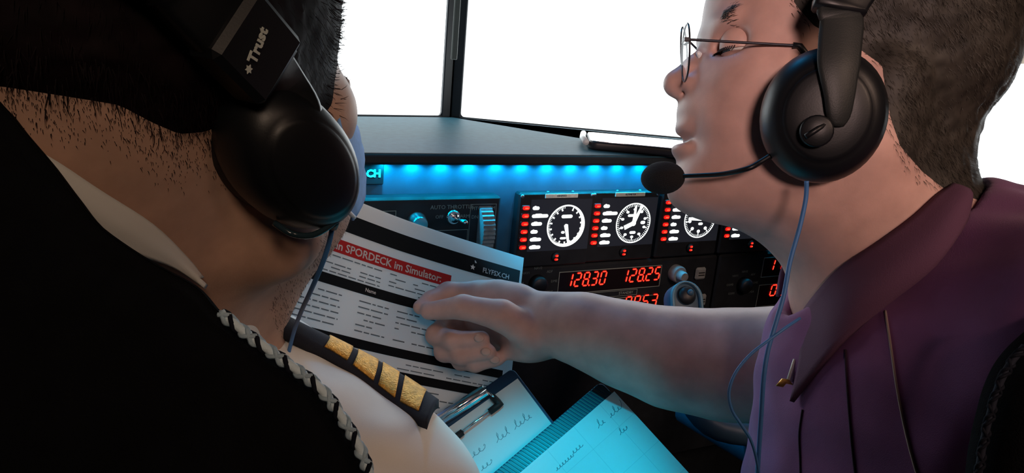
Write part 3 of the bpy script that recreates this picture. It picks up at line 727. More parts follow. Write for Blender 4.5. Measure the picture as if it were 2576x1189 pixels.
B.cone(sg_(2245, 250), sg_(2222, 600), .043, .050, .012)
for s_ in (-1, 1):                                        # ears
    E(2000, 300, .068*s_, 55, 100, .007, .004, rot(-12)); E(1985, 305, .075*s_, 28, 58, .007, .004, rot(-12), True)
# torso and the far arm
neck0 = sg_(2340, 800); chest = sg_(2330, 1330)
B.ell(sg_(2340, 1180), (.105, .17, .155), .03); B.ell(sg_(2360, 1560), (.11, .19, .145), .03)
shN, shF = sg_(2430, 860, -.115), sg_(2290, 985, .150)
B.cone(sg_(2380, 800), shN, .05, .055, .03); B.cone(sg_(2350, 860), shF, .05, .041, .02)
B.cone(shN, sg_(2520, 1500, -.17), .052, .044, .02); B.cone(sg_(2520, 1500, -.17), sg_(2150, 1850, -.10), .043, .03, .02)
B.cone(sg_(2150, 1850, -.10), sg_(2040, 1905, -.07), .028, .034, .012)           # near hand resting on the thigh
for i, o in enumerate((-.030, -.010, .010, .028)):
    B.chain([sg_(2040, 1900, -.07+o), sg_(1930-8*i, 1925, -.065+o*1.1), sg_(1850-6*i, 1965, -.06+o*1.1)], [.011, .010, .008], .004)
B.chain([sg_(2110, 1880, -.055), sg_(2040, 1920, -.022), sg_(1970, 1950, -.012)], [.014, .011, .008], .006)
# far arm: shoulder, elbow, wrist, hand
aP = [shF, cf(2010, 905, .675), cf(1900, 918, .680), cf(1800, 915, .690), cf(1680, 897, .700), cf(1560, 862, .713), cf(1460, 826, .724), cf(1390, 816, .733)]
aR = [.041, .0430, .0465, .0455, .0425, .0365, .0305, .0285]
B.chain(aP, aR, .022)
hd = lambda px, py, d: cf(px, py, d)
sq = (nrm(cf(1390, 816, .733)*0 + [0, .25, -1]), .62)
B.cone(hd(1385, 815, .735), hd(1255, 790, .770), .030, .036, .012, sq=sq)         # palm
B.cone(hd(1300, 770, .755), hd(1205, 752, .775), .022, .019, .010)
FK = .0045
def finger(P, r): B.chain([hd(*p) for p in P], r, FK)
finger([(1215, 742, .775), (1128, 738, .768), (1085, 757, .757), (1058, 772, .748)], [.0150, .0118, .0100, .0078])     # index
finger([(1340, 838, .725), (1262, 793, .715), (1165, 772, .722), (1080, 782, .738)], [.0185, .0150, .0118, .0090])   # thumb
finger([(1230, 790, .785), (1128, 812, .785), (1098, 842, .760), (1140, 856, .742), (1212, 852, .732)], [.0145, .0118, .0106, .0098, .0080])
finger([(1240, 830, .785), (1140, 858, .785), (1118, 884, .758), (1160, 893, .742), (1228, 884, .732)], [.0138, .0112, .0102, .0094, .0078])
finger([(1262, 862, .780), (1178, 892, .780), (1160, 908, .760), (1195, 914, .746), (1250, 904, .738)], [.0125, .0098, .0090, .0084, .0070])
B.ell(hd(1335, 850, .735), (.020, .019, .016), .012); B.ell(hd(1325, 878, .748), (.026, .013, .018), .012)
body, BV, BQ = body_obj('body', B, M_skin, pr, 2)
bt = bvh(BV, BQ)

# fingernails
M_nail = mat('nail', (.62, .42, .36), .25)
def nail(px, py, rx, ry, ang):
    h = cast(bt, px, py)
    if h is None: return
    P, N = h; N = -N if N[2] > 0 else N; e = nrm(np.array([math.cos(ang), math.sin(ang), 0]) - N*np.dot([math.cos(ang), math.sin(ang), 0], N)); w = np.cross(N, e)
    cobj('fingernail', MB().ell(P, (e, w, N), (rx, ry, .0012), 12, 6), M_nail, pr)
for q in ((1205, 850), (1222, 884), (1245, 905)): nail(*q, .0055, .0042, .1)

# eyes and lids
M_eye = mat('eye_white', (.75, .72, .68), .15); M_iris = mat('iris', (.10, .14, .16), .2); M_lash = mat('lash', (.02, .015, .012), .6)
for s_ in (-1, 1):
    c = sg_(1830, 142, .0285*s_); gz = nrm([-.86, .42, .20*s_])
    e = cobj('eye', MB().ell(c, np.eye(3), (.0118, .0118, .0118), 20, 14), M_eye, pr)
    cobj('iris', MB().ell(c + gz*.0094, (nrm(np.cross(gz, [0, 0, 1])), nrm(np.cross(gz, np.cross(gz, [0, 0, 1]))), gz), (.0055, .0055, .0026), 14, 8), M_iris, e)
    for up, t0, t1 in ((1, -.28, 1.4), (-1, -1.3, -.42)):   # lids: shells of the eyeball
        G = [[c + .0131*np.array([-math.cos(t)*math.cos(p), -math.sin(t), math.sin(p)*math.cos(t)]) for p in np.linspace(-1.95, 1.95, 21)] for t in np.linspace(t0, t1, 8)]
        cobj('eyelid', MB().sheet(G), M_skin, pr)
    lm = MB()
    for p in np.linspace(-1.0, 1.0, 18):
        b = c + .0133*np.array([-math.cos(-.2)*math.cos(p), .2, math.sin(p)]); d_ = nrm(np.array([-math.cos(p)*.8, .75, math.sin(p)*.9]))
        lm.tube([b, b+d_*.0035, b+d_*.0062+np.array([0, -.001, 0])], [.0004, .0003, .0001], 4)
    cobj('eyelashes', lm, M_lash, pr)
    H = []; n = 170; P = np.array([sg_(1806+rng.uniform(-16, 52), 78+rng.normal(0, 9), .020*s_) for _ in range(n)])
    tr = [bt.find_nearest(Vector(p + np.array([-.01, 0, .012*s_]))) for p in P]; P = np.array([t[0] for t in tr]); N = np.array([t[1] for t in tr])
    hairs(P, N, np.tile([.7, -.15, .5*s_], (n, 1)), .007, .00022, H, .2); strands_obj('eyebrow', H, M_hair, pr)

# hair: a cropped cap over the skull with single hairs along its edges
hairline = [(1960, -900), (1985, -60), (2008, 8), (2055, 60), (2140, 95), (2225, 160), (2248, 290), (2272, 365), (2325, 425), (2380, 468), (2480, 500), (3200, 300), (3200, -900)]
H_ = Field(grad_axis(.16, .36, .0022, .0022, []), grad_axis(-.27, 0.0, .0022, .0022, []), grad_axis(.40, .60, .0022, .0022, []))
def resample(B, G):
    """trilinear lookup of one field on the grid of another"""
    out = []
    for a, b in ((B.x, G.x), (B.y, G.y), (B.z, G.z)):
        i = np.clip(np.searchsorted(a, b)-1, 0, len(a)-2); out.append((i, np.clip((b-a[i])/(a[i+1]-a[i]), 0, 1)))
    (i, u), (j, v), (k, w) = out; r = 0
    for di in (0, 1):
        for dj in (0, 1):
            for dk in (0, 1):
                r = r + B.f[np.ix_(i+di, j+dj, k+dk)]*((u if di else 1-u)[:, None, None]*(v if dj else 1-v)[None, :, None]*(w if dk else 1-w)[None, None, :])
    return r
XX, YY, ZZ = np.meshgrid(H_.x, H_.y, H_.z, indexing='ij')
dist = inpoly_dist(XX/ZZ*FPX+CX, YY/ZZ*FPX+CY, hairline)*SR*.9
nz_ = rng.normal(0, 1, (len(H_.x), len(H_.y), len(H_.z))).astype(np.float32)
for ax in range(3): nz_ = (np.roll(nz_, 1, ax)+nz_*2+np.roll(nz_, -1, ax))/4
thick = np.clip(dist*.10+.0002, -.004, .0042)
H_.f = resample(B, H_) - thick.astype(np.float32) - nz_*.0016*(thick > .001)
hair, HV, HQ = body_obj('hair', H_, M_hair, pr, 1)
L_ = []
fc = BV[BQ].mean(1); fu = fc[:, 0]/fc[:, 2]*FPX+CX; fv = fc[:, 1]/fc[:, 2]*FPX+CY; sel = (fv < 520) & (fu > 1900) & (fc[:, 2] < .62)
dd = np.full(len(fc), -1e3); dd[sel] = inpoly_dist(fu[sel], fv[sel], hairline)
w = np.where(dd > -42, np.clip((dd+42)/90, 0, 1)**1.3, 0)
P, N = sample(BV, BQ, w, 30000)
D_ = np.stack([np.full(len(P), .55), np.full(len(P), .85), np.zeros(len(P))], 1)
du = inpoly_dist(P[:, 0]/P[:, 2]*FPX+CX, P[:, 1]/P[:, 2]*FPX+CY, hairline)
hairs(P + N*np.clip(du*SR*.09, 0, .0036)[:, None], N, D_, .0075, .00017, L_, .30)
strands_obj('hair_strands', L_, M_hair, pr)['kind'] = 'stuff'

# ---- polo shirt
S = Field(grad_axis(.10, .50, .0022, .0035, [(.12, .36)]), grad_axis(-.06, .62, .0022, .005, [(-.06, .18)]), grad_axis(.30, .74, .003, .003, []))
S.cone(sg_(2400, 672), sg_(2350, 880), .055, .10, .02)
S.ell(sg_(2385, 1010), (.106, .125, .150), .03); S.ell(sg_(2372, 1300), (.121, .20, .170), .03); S.ell(sg_(2360, 1650), (.13, .2, .165), .03)
S.cone(sg_(2420, 690, -.03), sg_(2440, 820, -.118), .055, .070, .03); S.cone(sg_(2360, 850, .03), shF, .055, .046, .012)
S.cone(sg_(2440, 830, -.118), sg_(2515, 1330, -.165), .070, .064, .02)
S.cone(shF, cf(2040, 885, .672), .050, .047, .012)
# neck opening
S.cone(sg_(2110, 340), sg_(2255, 655), .064, .064, .006, True)
S.cone(sg_(2010, 640), sg_(2040, 800), .040, .012, .008, True)
X, Y, Z = S.x[:, None, None], S.y[None, :, None], S.z[None, None, :]
wr = np.sin(X*210+Y*90+np.sin(Z*60)*1.5)*.5+np.sin(X*95-Y*160+Z*40)*.5
S.f += (wr*.0012).astype(np.float32)
shirt, PV, PQ = body_obj('polo_shirt', S, M_polo, pr, 3)
st = bvh(PV, PQ)
def on_shirt(px, py, up=.001, tree=None):
    h = cast(tree or st, px, py)
    if h is None: return None
    N = h[1] if h[1][2] < 0 else -h[1]; return h[0] + N*up
def stripe(pts, r, m, nm='stripe'):
    P = [on_shirt(*p, .0004) for p in spline(pts, 40)]; P = [p for p in P if p is not None]
    if len(P) > 3: cobj(nm, MB().tube(P, r, 6), m, shirt)
M_str = mat('pale_stripe', (.36, .27, .24), .8); M_str2 = mat('dark_stripe', (.03, .012, .028), .9)
stripe([(2228, 782), (2240, 860), (2258, 980), (2280, 1090), (2306, 1186), (2330, 1260)], .0007, M_str)
stripe([(2128, 880), (2132, 960), (2140, 1070), (2152, 1186), (2165, 1260)], .0007, M_str2)
stripe([(2020, 1030), (2012, 1090), (2014, 1160), (2016, 1260)], .0006, M_str2)
# collar: a folded band round the neck
upN = [(2418, 452), (2362, 490), (2300, 546), (2210, 612), (2120, 672), (2060, 735), (2020, 788)]
loN = [(2436, 520), (2418, 572), (2345, 675), (2235, 765), (2120, 860), (2052, 935), (1992, 1010)]
up = spline([(p[0], p[1]) for p in upN], 26); lo = spline([(p[0], p[1]) for p in loN], 26)
UPP, LOP = [], []
for (a, b), (c, d) in zip(up, lo):
    h = cast(bt, a-4, b-6); hh = [q[0][2] for q in (cast(st, c, d), cast(bt, c, d)) if q is not None]; g = cf(c, d, min(hh)-.004) if hh else None
    UPP.append(h[0]+np.array([0, 0, -.002]) if h is not None else None); LOP.append(g)
def fix(P, px):
    ok = [i for i, p in enumerate(P) if p is not None]; D = np.interp(range(len(P)), ok, [P[i][2] for i in ok])
    for _ in range(6): D = np.convolve(np.r_[D[0], D, D[-1]], [.25, .5, .25], 'valid')
    return [cf(*px[i], D[i]) for i in range(len(P))]
UPP, LOP = fix(UPP, up), fix(LOP, lo)
for i in range(2):
    k = 1-i/2; UPP[i] = cf(*up[i], UPP[i][2]*(1-k)+(DR-.004)*k); LOP[i] = cf(*lo[i], LOP[i][2]*(1-k)+(DR-.045)*k)
near = []
for a, b in zip(UPP, LOP):
    m = (a+b)/2 + np.array([0, -.002, -.007]); row = spline([a, m, b], 8); near.append([p for p in row])
mir = lambda p: np.array([p[0], p[1], 2*DR-p[2]])
far = [[mir(p) for p in r] for r in near]
back = [[np.array([near[0][j][0]+.012*math.cos(t), near[0][j][1], DR+(near[0][j][2]-DR)*math.sin(t)]) for j in range(8)] for t in np.linspace(math.pi/2, -math.pi/2, 9)][1:-1]
G = near[::-1] + back + far[:15]
mb = MB().sheet(G); co = cobj('collar', mb, M_collar, shirt)
md = co.modifiers.new('thickness', 'SOLIDIFY'); md.thickness = .0035; md.offset = 0
# far collar point and cuff of the sleeve are covered by the same knit
cuffc = cf(1935, 862, .664); cuffd = nrm(cf(1900, 862, .664)-cf(1985, 868, .668)); 
# lapel pin
pc = on_shirt(1978, 940, .0045) if on_shirt(1978, 940) is not None else cf(1978, 940, .45)
pc = np.array([(1978-CX)/FPX, (940-CY)/FPX, 1])*(pc[2]-.006)
pin = thing('lapel_pin', 'tiny gold and white pin on the tip of the plum collar', 'pin', c2w(pc)[0])
sc = pc[2]/FPX; q = lambda x, y: pc + np.array([(x-1978)*sc, (y-940)*sc, 0])
cobj('gold_wing', MB().slab([(-.0055, .0035), (-.0015, -.0010), (.0030, -.0005), (.0055, .0030), (.0010, .0022), (-.001, .0045)], q(1972, 955), [1, 0, 0], [0, 1, 0], [0, 0, -1], 0, .0016, .0005), mat('gold', (.85, .50, .12), .3, metal=1.0), pin)
cobj('white_tail', MB().slab([(-.0018, .0065), (.0022, .0062), (.0050, -.0080), (.0030, -.0085)], q(1983, 935), [1, 0, 0], [0, 1, 0], [0, 0, -1], 0, .0014, .0004), mat('white_enamel', (.92, .94, .85), .35), pin)

# ---- glasses
M_wire = mat('dark_wire', (.03, .03, .04), .35, metal=.6); M_lens = mat('lens_glass', (.9, .97, 1), .03, alpha=.10)
gl = thing('glasses', 'rimless glasses with thin dark temples worn by the man in the polo shirt', 'glasses', c2w(sg_(1722, 100, 0))[0])
for s_ in (-1, 1):
    zc = .032*s_; hng = cf(1727, 99, .446) if s_ < 0 else cf(1728, 99, .554)
    cl = cf(1725, 133, .4685) if s_ < 0 else cf(1721, 133, .531)
    ax = (nrm([-.132, 0, -1]), np.array([0, 1., 0]), None) if s_ < 0 else (nrm([.333, 0, 1]), np.array([0, 1., 0]), None)
    ax = (ax[0], ax[1], np.cross(ax[0], ax[1]))
    out = [(.0235*math.copysign(abs(math.cos(t))**.85, math.cos(t)), (.0168 if math.sin(t) < 0 else .0172)*math.copysign(abs(math.sin(t))**.85, math.sin(t))) for t in np.linspace(0, 2*math.pi, 28, endpoint=False)]
    cobj('lens', MB().slab(out, cl, *ax, -.0009, .0009, .0004), M_lens, gl)
    cobj('lens_edge', MB().tube([cl + ax[0]*p[0] + ax[1]*p[1] for p in out+out[:1]], .0006, 6, cap=False), M_wire, gl)
    end = cf(2012, 115, .437) if s_ < 0 else sg_(2120, 125, .074)
    mid = cf(1870, 107, .443) if s_ < 0 else sg_(1900, 112, .070)
    cobj('temple', MB().tube(spline([hng, mid, end], 16), .0008, 8), M_wire, gl)
    tip_ = end + (end-mid)*.28 + np.array([0, .012, 0])
    cobj('temple_tip', MB().tube([end-(end-mid)*.12, end, tip_], .0019, 8), M_black, gl)
    cobj('hinge', MB().box(hng, (.003, .002, .003)), M_wire, gl, False)
    cobj('nose_pad', MB().ell(sg_(1752, 150, .010*s_), (nrm([.5, .8, .2]), nrm([.8, -.5, 0]), [0, 0, 1]), (.0038, .002, .0012), 12, 8), mat('clear_pad', (.8, .85, .88), .2), gl)
cobj('bridge', MB().tube(spline([cf(1724, 112, .489), cf(1736, 104, .5), cf(1722, 112, .511)], 10), .0008, 6), M_wire, gl)

# ---- trousers and shoes, below the picture
M_trou = mat('dark_trousers', (.012, .013, .018), .9, bump=(900, .4, .0006)); M_shoe = mat('black_shoe', (.010, .010, .011), .35)
def w2c(p): v = np.asarray(p, float)-CAM; return np.array([v @ RT, v @ DN, v @ FW])
def trousers(par, hip, knees, feet):
    hip = np.asarray(hip, float); pts = [w2c(q) for q in [hip]+knees+feet]; lo = np.min(pts, 0)-.2; hi = np.max(pts, 0)+.2
    T = Field(*[np.arange(a, b, .009) for a, b in zip(lo, hi)])
    T.ell(w2c(hip), (.17, .15, .15), .03)
    for i, (k, f) in enumerate(zip(knees, feet)):
        h = hip + np.array([(-.085, .085)[i], .02, -.02]); T.cone(w2c(h), w2c(k), .088, .062, .03); T.cone(w2c(k), w2c(np.array(f)+[0, -.03, .06]), .060, .050, .02)
        sh = Field(*[np.arange(a-.2, a+.2, .008) for a in w2c(f)]); sh.cone(w2c(np.array(f)+[0, -.06, .045]), w2c(np.array(f)+[0, .12, .035]), .044, .034, .01); body_obj('shoe', sh, M_shoe, par, 1)
    body_obj('trousers', T, M_trou, par, 1)
trousers(pr, (.34, .43, .60), [(.22, .86, .58), (.44, .86, .58)], [(.20, .93, 0), (.46, .93, 0)])
# ================================================================ pilot in the white uniform shirt (left)
M_skin2 = mat('tanned_skin', (0.54, 0.33, 0.24), 0.5, spec=.4, noise=(60, .85, 1.1), bump=(1000, .15, .0004), sss=.1)
M_hair2 = mat('dark_hair', (0.007, 0.0035, 0.0045), 0.7, spec=.10, noise=(130, .6, 1.5))
M_shirt = mat('white_shirt', (0.74, 0.72, 0.67), 0.85, noise=(20, .93, 1.04), bump=(1600, .25, .0004))
pl_ = thing('person', 'pilot in white uniform shirt and blue mask seen from behind, at the left', 'person', W(300, 1500, .50)*[1, 1, 0] + [0, 0, .47])
UPc = nrm([.084, -.962, -.259]); f0 = np.array([.38, 0, .92]); FD = nrm(f0 - UPc*np.dot(f0, UPc)); FD = nrm(FD + UPc*.38); UPc = nrm(UPc - FD*np.dot(UPc, FD)); RTc = np.cross(FD, UPc)
HA = [FD, RTc, UPc]                                   # head axes: forward, right, up
EAR = cf(742, 385, .330); HC = EAR - RTc*.072 + np.array([-.004, 0, .004])
def hp(f, r, u): return HC + FD*f + RTc*r + UPc*u     # head point in metres: between the ears is 0
B = Field(grad_axis(-.42, .20, .0017, .004, [(-.22, -.05)]), grad_axis(-.28, .62, .0018, .005, [(-.16, .16)]), grad_axis(.21, .86, .002, .005, [(.24, .50)]))
def E2(f, r, u, a, b, c, k=.006, cut=False): B.ell(hp(f, r, u), (a, b, c), k, HA, cut)
E2(-.008, 0, .055, .098, .077, .088); E2(.045, 0, .050, .055, .064, .065, .02); E2(-.05, 0, .025, .055, .058, .06, .02)
E2(.056, 0, -.012, .044, .050, .060, .02)
for s_ in (-1, 1):
    E2(.058, .036*s_, -.012, .028, .024, .024, .012); E2(.085, .020*s_, .030, .014, .018, .010, .008)
    B.cone(hp(.080, .014*s_, -.080), hp(-.004, .058*s_, -.045), .016, .014, .016); B.cone(hp(-.004, .058*s_, -.045), hp(-.006, .066*s_, .0), .014, .012, .016)
    E2(.088, .031*s_, .012, .016, .014, .010, .008, True)
    E2(-.004, .074*s_, .0, .020, .006, .030, .004); E2(.0, .080*s_, .0, .010, .005, .018, .004, True)
B.cone(hp(.098, 0, .012), hp(.118, 0, -.018), .008, .010, .006); E2(.116, .011, -.022, .010, .007, .007, .004); E2(.116, -.011, -.022, .010, .007, .007, .004)
E2(.098, 0, -.045, .014, .018, .006, .005); E2(.096, 0, -.058, .013, .016, .006, .005); E2(.098, 0, -.051, .012, .018, .0016, .002, True)
E2(.088, 0, -.086, .018, .024, .016, .01); E2(.045, 0, -.075, .040, .042, .022, .02)
nb = cf(310, 835, .425)                               # base of the neck
B.cone(hp(-.012, 0, -.03), nb, .060, .066, .03); B.cone(hp(-.035, 0, .0), nb + np.array([-.01, -.03, -.012]), .040, .05, .03)
B.cone(hp(.03, .005, -.075), cf(520, 800, .45), .036, .045, .02)
SH = cf(965, 1262, .475); SHL = nb*2 - SH + np.array([0, .05, .10])
def clav(Fd, r0, r1, k): Fd.cone(nb + UPc*-.03, SH, r0, r1, k); Fd.cone(nb + UPc*-.03, SHL, r0, r1, k)
clav(B, .048, .046, .03)
CH = nb - UPc*.22 + FD*.03
B.ell(CH, (.12, .19, .11), .03, [RTc, UPc, FD]); B.ell(CH - UPc*.24, (.12, .17, .11), .03, [RTc, UPc, FD])
EL = cf(1120, 1620, .52); WRs = cf(1180, 1370, .66)
B.cone(SH, EL, .046, .040, .02); B.cone(EL, WRs, .040, .027, .015)
# right hand under the lower edge of the boards
B.cone(WRs, cf(1215, 1310, .71), .026, .030, .012)
for i, (dx, dy) in enumerate(((0, 0), (26, 22), (50, 46), (72, 72))):
    B.chain([cf(1225+dx*.8, 1300+dy, .715), cf(1258+dx, 1268+dy, .735), cf(1280+dx, 1252+dy, .728)], [.010, .009, .007], .004)
B.chain([cf(1200, 1315, .70), cf(1225, 1280, .690), cf(1255, 1262, .688)], [.013, .011, .008], .006)
# left arm, reaching for the sheet's hidden lower left corner
ELL = SHL + np.array([-.02, .26, .14]); WL = cf(560, 1010, .665)
B.cone(SHL, ELL, .046, .040, .02); B.cone(ELL, WL, .040, .027, .015); B.cone(WL, cf(625, 985, .690), .027, .030, .012)
for i, o in enumerate((0, 24, 48, 70)): B.chain([cf(630, 960+o, .695), cf(668, 955+o, .722), cf(690, 962+o, .708)], [.010, .009, .0075], .004)
B.chain([cf(610, 960, .68), cf(640, 930, .675), cf(672, 925, .678)], [.013, .011, .008], .006)
lbody, LV, LQ = body_obj('body', B, M_skin2, pl_, 2)
lt = bvh(LV, LQ)

# stubble darkens jaw and throat: short hairs
def lface():
    fc = LV[LQ].mean(1); px = fc[:, 0]/fc[:, 2]*FPX+CX; py = fc[:, 1]/fc[:, 2]*FPX+CY; return fc, px, py
fc, px, py = lface()
loc = (fc-HC) @ np.array(HA).T
w = np.where((loc[:, 0] > -.002) & (loc[:, 2] < -.035) & (loc[:, 2] > -.17) & (loc[:, 0] > -.045-loc[:, 2]*.42), 1.0, 0)
P, N = sample(LV, LQ, w, 9000); L_ = []
hairs(P, N, np.tile(-UPc*.8-FD*.2, (len(P), 1)), .0030, .00014, L_, .5); strands_obj('stubble', L_, M_hair2, pl_)['kind'] = 'stuff'

# hair: region in head coordinates (forward, up) for both sides
HPOLY = [(-900, -900), (1500, -900), (1100, -300), (888, 40), (874, 120), (852, 146), (842, 200), (836, 262), (780, 330), (600, 345), (572, 300), (520, 332), (450, 337), (380, 307), (300, 264), (150, 240), (0, 217), (-300, 205), (-900, 200)]
def hair_dist(P):
    """metres inside (+) or outside (-) the hairline drawn over the head"""
    return inpoly_dist(P[..., 0]/P[..., 2]*FPX+CX, P[..., 1]/P[..., 2]*FPX+CY, HPOLY)*.00020
H_ = Field(grad_axis(-.33, -.03, .0024, .0024, []), grad_axis(-.27, .04, .0024, .0024, []), grad_axis(.22, .52, .0024, .0024, []))
X, Y, Z = np.meshgrid(H_.x, H_.y, H_.z, indexing='ij')
dist = hair_dist(np.stack([X, Y, Z], -1)); nz_ = rng.normal(0, 1, X.shape).astype(np.float32)
for ax in range(3): nz_ = (np.roll(nz_, 1, ax)+nz_*2+np.roll(nz_, -1, ax))/4
thick = np.clip(dist*.35, -.004, .0075)
H_.f = resample(B, H_) - thick.astype(np.float32) - nz_*.0020*(thick > .002)
lhair, HV2, HQ2 = body_obj('hair', H_, M_hair2, pl_, 1)
fcl = loc; dd = hair_dist(fc); near_ = np.linalg.norm(fc-HC, axis=1) < .19
w = np.where(near_ & (dd > -.008), np.clip((dd+.008)/.02, 0, 1), 0)
wn = np.where(near_ & (dd > -.030) & (dd < .004) & (loc[:, 0] < .03), np.clip((dd+.030)/.03, 0, 1)**1.5, 0)
P, N = sample(LV, LQ, wn, 6000); L_ = []; hairs(P, N, np.tile(-UPc*.9-FD*.2, (len(P), 1)), .0028, .00013, L_, .25); strands_obj('nape_stubble', L_, M_hair2, pl_)['kind'] = 'stuff'
P, N = sample(LV, LQ, w, 16000); lp = (P-HC) @ np.array(HA).T; du = hair_dist(P); L_ = []
front = np.clip((lp[:, 0]-.02)/.06, 0, 1)[:, None]
D_ = (-UPc*.9 - FD*.35)*(1-front) + (FD*.9 + UPc*.15 - RTc*.3)*front
hairs(P + N*np.clip(du*.34, 0, .0068)[:, None], N, D_, .0085, .00018, L_, .22); strands_obj('hair_strands', L_, M_hair2, pl_)['kind'] = 'stuff'

# ---- white shirt
S = Field(grad_axis(-.40, .06, .0024, .005, [(-.22, .02)]), grad_axis(-.08, .62, .0024, .005, [(-.05, .20)]), grad_axis(.29, .84, .0028, .005, [(.32, .58)]))
clav(S, .058, .056, .03); S.cone(nb, nb + (hp(-.012, 0, -.03)-nb)*.28, .078, .072, .02)
S.ell(CH, (.132, .20, .122), .03, [RTc, UPc, FD]); S.ell(CH - UPc*.24, (.13, .18, .12), .03, [RTc, UPc, FD])
S.cone(SH, EL, .060, .056, .02); S.cone(EL, EL*.45+WRs*.55, .056, .040, .015)
S.cone(SHL, ELL, .060, .056, .02); S.cone(ELL, ELL*.4+WL*.6, .056, .04, .015)
X, Y, Z = S.x[:, None, None], S.y[None, :, None], S.z[None, None, :]
S.f += (np.sin(X*120+Y*60+np.sin(Z*50)*2)*.0010+np.sin(X*60-Y*130+Z*70)*.0012).astype(np.float32)
lshirt, SV, SQ = body_obj('uniform_shirt', S, M_shirt, pl_, 3)
sht = bvh(SV, SQ)
# folded shirt collar round the neck
upN = [(-120, 330), (0, 335), (120, 392), (250, 478), (380, 562), (465, 645), (508, 700)]
loN = [(-140, 560), (0, 560), (100, 570), (230, 600), (350, 640), (440, 672), (520, 722)]
up, lo = spline(upN, 28), spline(loN, 28); UPP, LOP = [], []
for (a, b), (c, d) in zip(up, lo):
    h = cast(lt, a, b); UPP.append(h[0]+np.array([0, 0, -.004]) if h is not None and h[0][2] < .47 else None)
    h = cast(sht, c, d); g = cast(lt, c, d); z = min([q[0][2] for q in (h, g) if q is not None] or [9]); LOP.append(cf(c, d, z-.010) if z < .5 else None)
UPP, LOP = fix(UPP, up), fix(LOP, lo)
G = [[p for p in spline([a, (a+b)/2 + np.array([0, -.002, -.006]), b], 8)] for a, b in zip(UPP, LOP)]
# round the hidden far side
axc = nb + (hp(-.012, 0, -.03)-nb)*.45; ua = nrm(hp(-.012, 0, -.03)-nb)
far = []
a0_, a1_ = G[-1], G[0]
for t in np.linspace(0, 1, 14)[1:-1]:
    row = []
    for j in range(8):
        p, q_ = a0_[j]-axc, a1_[j]-axc; hp_, hq = p@ua, q_@ua; p = p-ua*hp_; q_ = q_-ua*hq
        ang = math.atan2(np.dot(np.cross(p, q_), ua), p@q_); ang = ang if ang*1 > 0 else ang
        full = ang - math.copysign(2*math.pi, ang) if abs(ang) < math.pi*.0 else ang
        c_, s_ = math.cos(full*t), math.sin(full*t); r_ = p*c_+np.cross(ua, p)*s_
        row.append(axc + nrm(r_)*((1-t)*np.linalg.norm(p)+t*np.linalg.norm(q_)) + ua*((1-t)*hp_+t*hq))
    far.append(row)
lc = cobj('collar', MB().sheet(G), M_shirt, lshirt)
md = lc.modifiers.new('thickness', 'SOLIDIFY'); md.thickness = .0022; md.offset = 0

# ---- epaulette with four gold bars
M_navy = mat('navy_felt', (.008, .009, .018), .9, bump=(1500, .4, .0005))
M_gold = mat('gold_braid', (.70, .36, .07), .42, metal=.75, noise=(260, .7, 1.25), bump=(900, .8, .0012))
upE = spline([(664, 770), (787, 826), (872, 866), (950, 905), (1020, 946), (1104, 1004)], 45)
loE = spline([(655, 788), (772, 858), (855, 905), (935, 968), (1005, 1022), (1074, 1056)], 45)
zs_ = []
for p in loE:
    h = cast(sht, p[0]-4, p[1]+5); zs_.append(h[0][2] if h is not None and h[0][2] < .6 else np.nan)
zs_ = np.array(zs_); ok = ~np.isnan(zs_); zs_ = np.interp(np.arange(45), np.arange(45)[ok], zs_[ok]); zs_ = np.polyval(np.polyfit(np.arange(45), zs_, 2), np.arange(45))
EL_ = np.array([cf(*p, d) for p, d in zip(loE, zs_-.004)]); EU = np.array([cf(*p, d) for p, d in zip(upE, zs_+np.linspace(.016, .034, 45))])
def strap(i0, i1, lift, inset=0.0, m=9, crown=.0035, w0=0.0, w1=1.0):
    """rows of points across the strap between two samples"""
    rows = []
    for t in np.linspace(i0, i1, max(3, int(abs(i1-i0)*1.2)+2)):
        i = int(min(t, 43)); u = t-i; a = EU[i]*(1-u)+EU[i+1]*u; b = EL_[i]*(1-u)+EL_[i+1]*u
        T = nrm(EU[min(i+1, 44)]-EU[i]); N = nrm(np.cross(b-a, T)); N = N if N[1] < 0 else -N
        rows.append([a*(1-v)+b*v + N*(crown*4*v*(1-v)+lift) for v in np.linspace(w0, w1, m)])
    return rows
def closed_strap(name, i0, i1, l0, l1, m_, par, w0=0., w1=1.):
    A, B_ = strap(i0, i1, l1, w0=w0, w1=w1), strap(i0, i1, l0, w0=w0, w1=w1)
    return cobj(name, MB().rings([list(a)+list(b)[::-1] for a, b in zip(A, B_)]), m_, par)
ep = closed_strap('epaulette', 0, 44, -.006, 0, M_navy, pl_)
cut = [(12.6, 19.0), (20.6, 26.4), (27.9, 33.4), (35.0, 40.2)]
for a, b in cut:
    g = closed_strap('gold_bar', a, b, -.0002, .0011, M_gold, ep, .03, .90)
obj_b = cobj('epaulette_button', MB().ell((EU[2]+EL_[2])/2 + np.array([0, -.003, -.003]), np.eye(3), (.0045, .003, .0045), 12, 8), mat('dark_button', (.03, .03, .035), .3), ep)

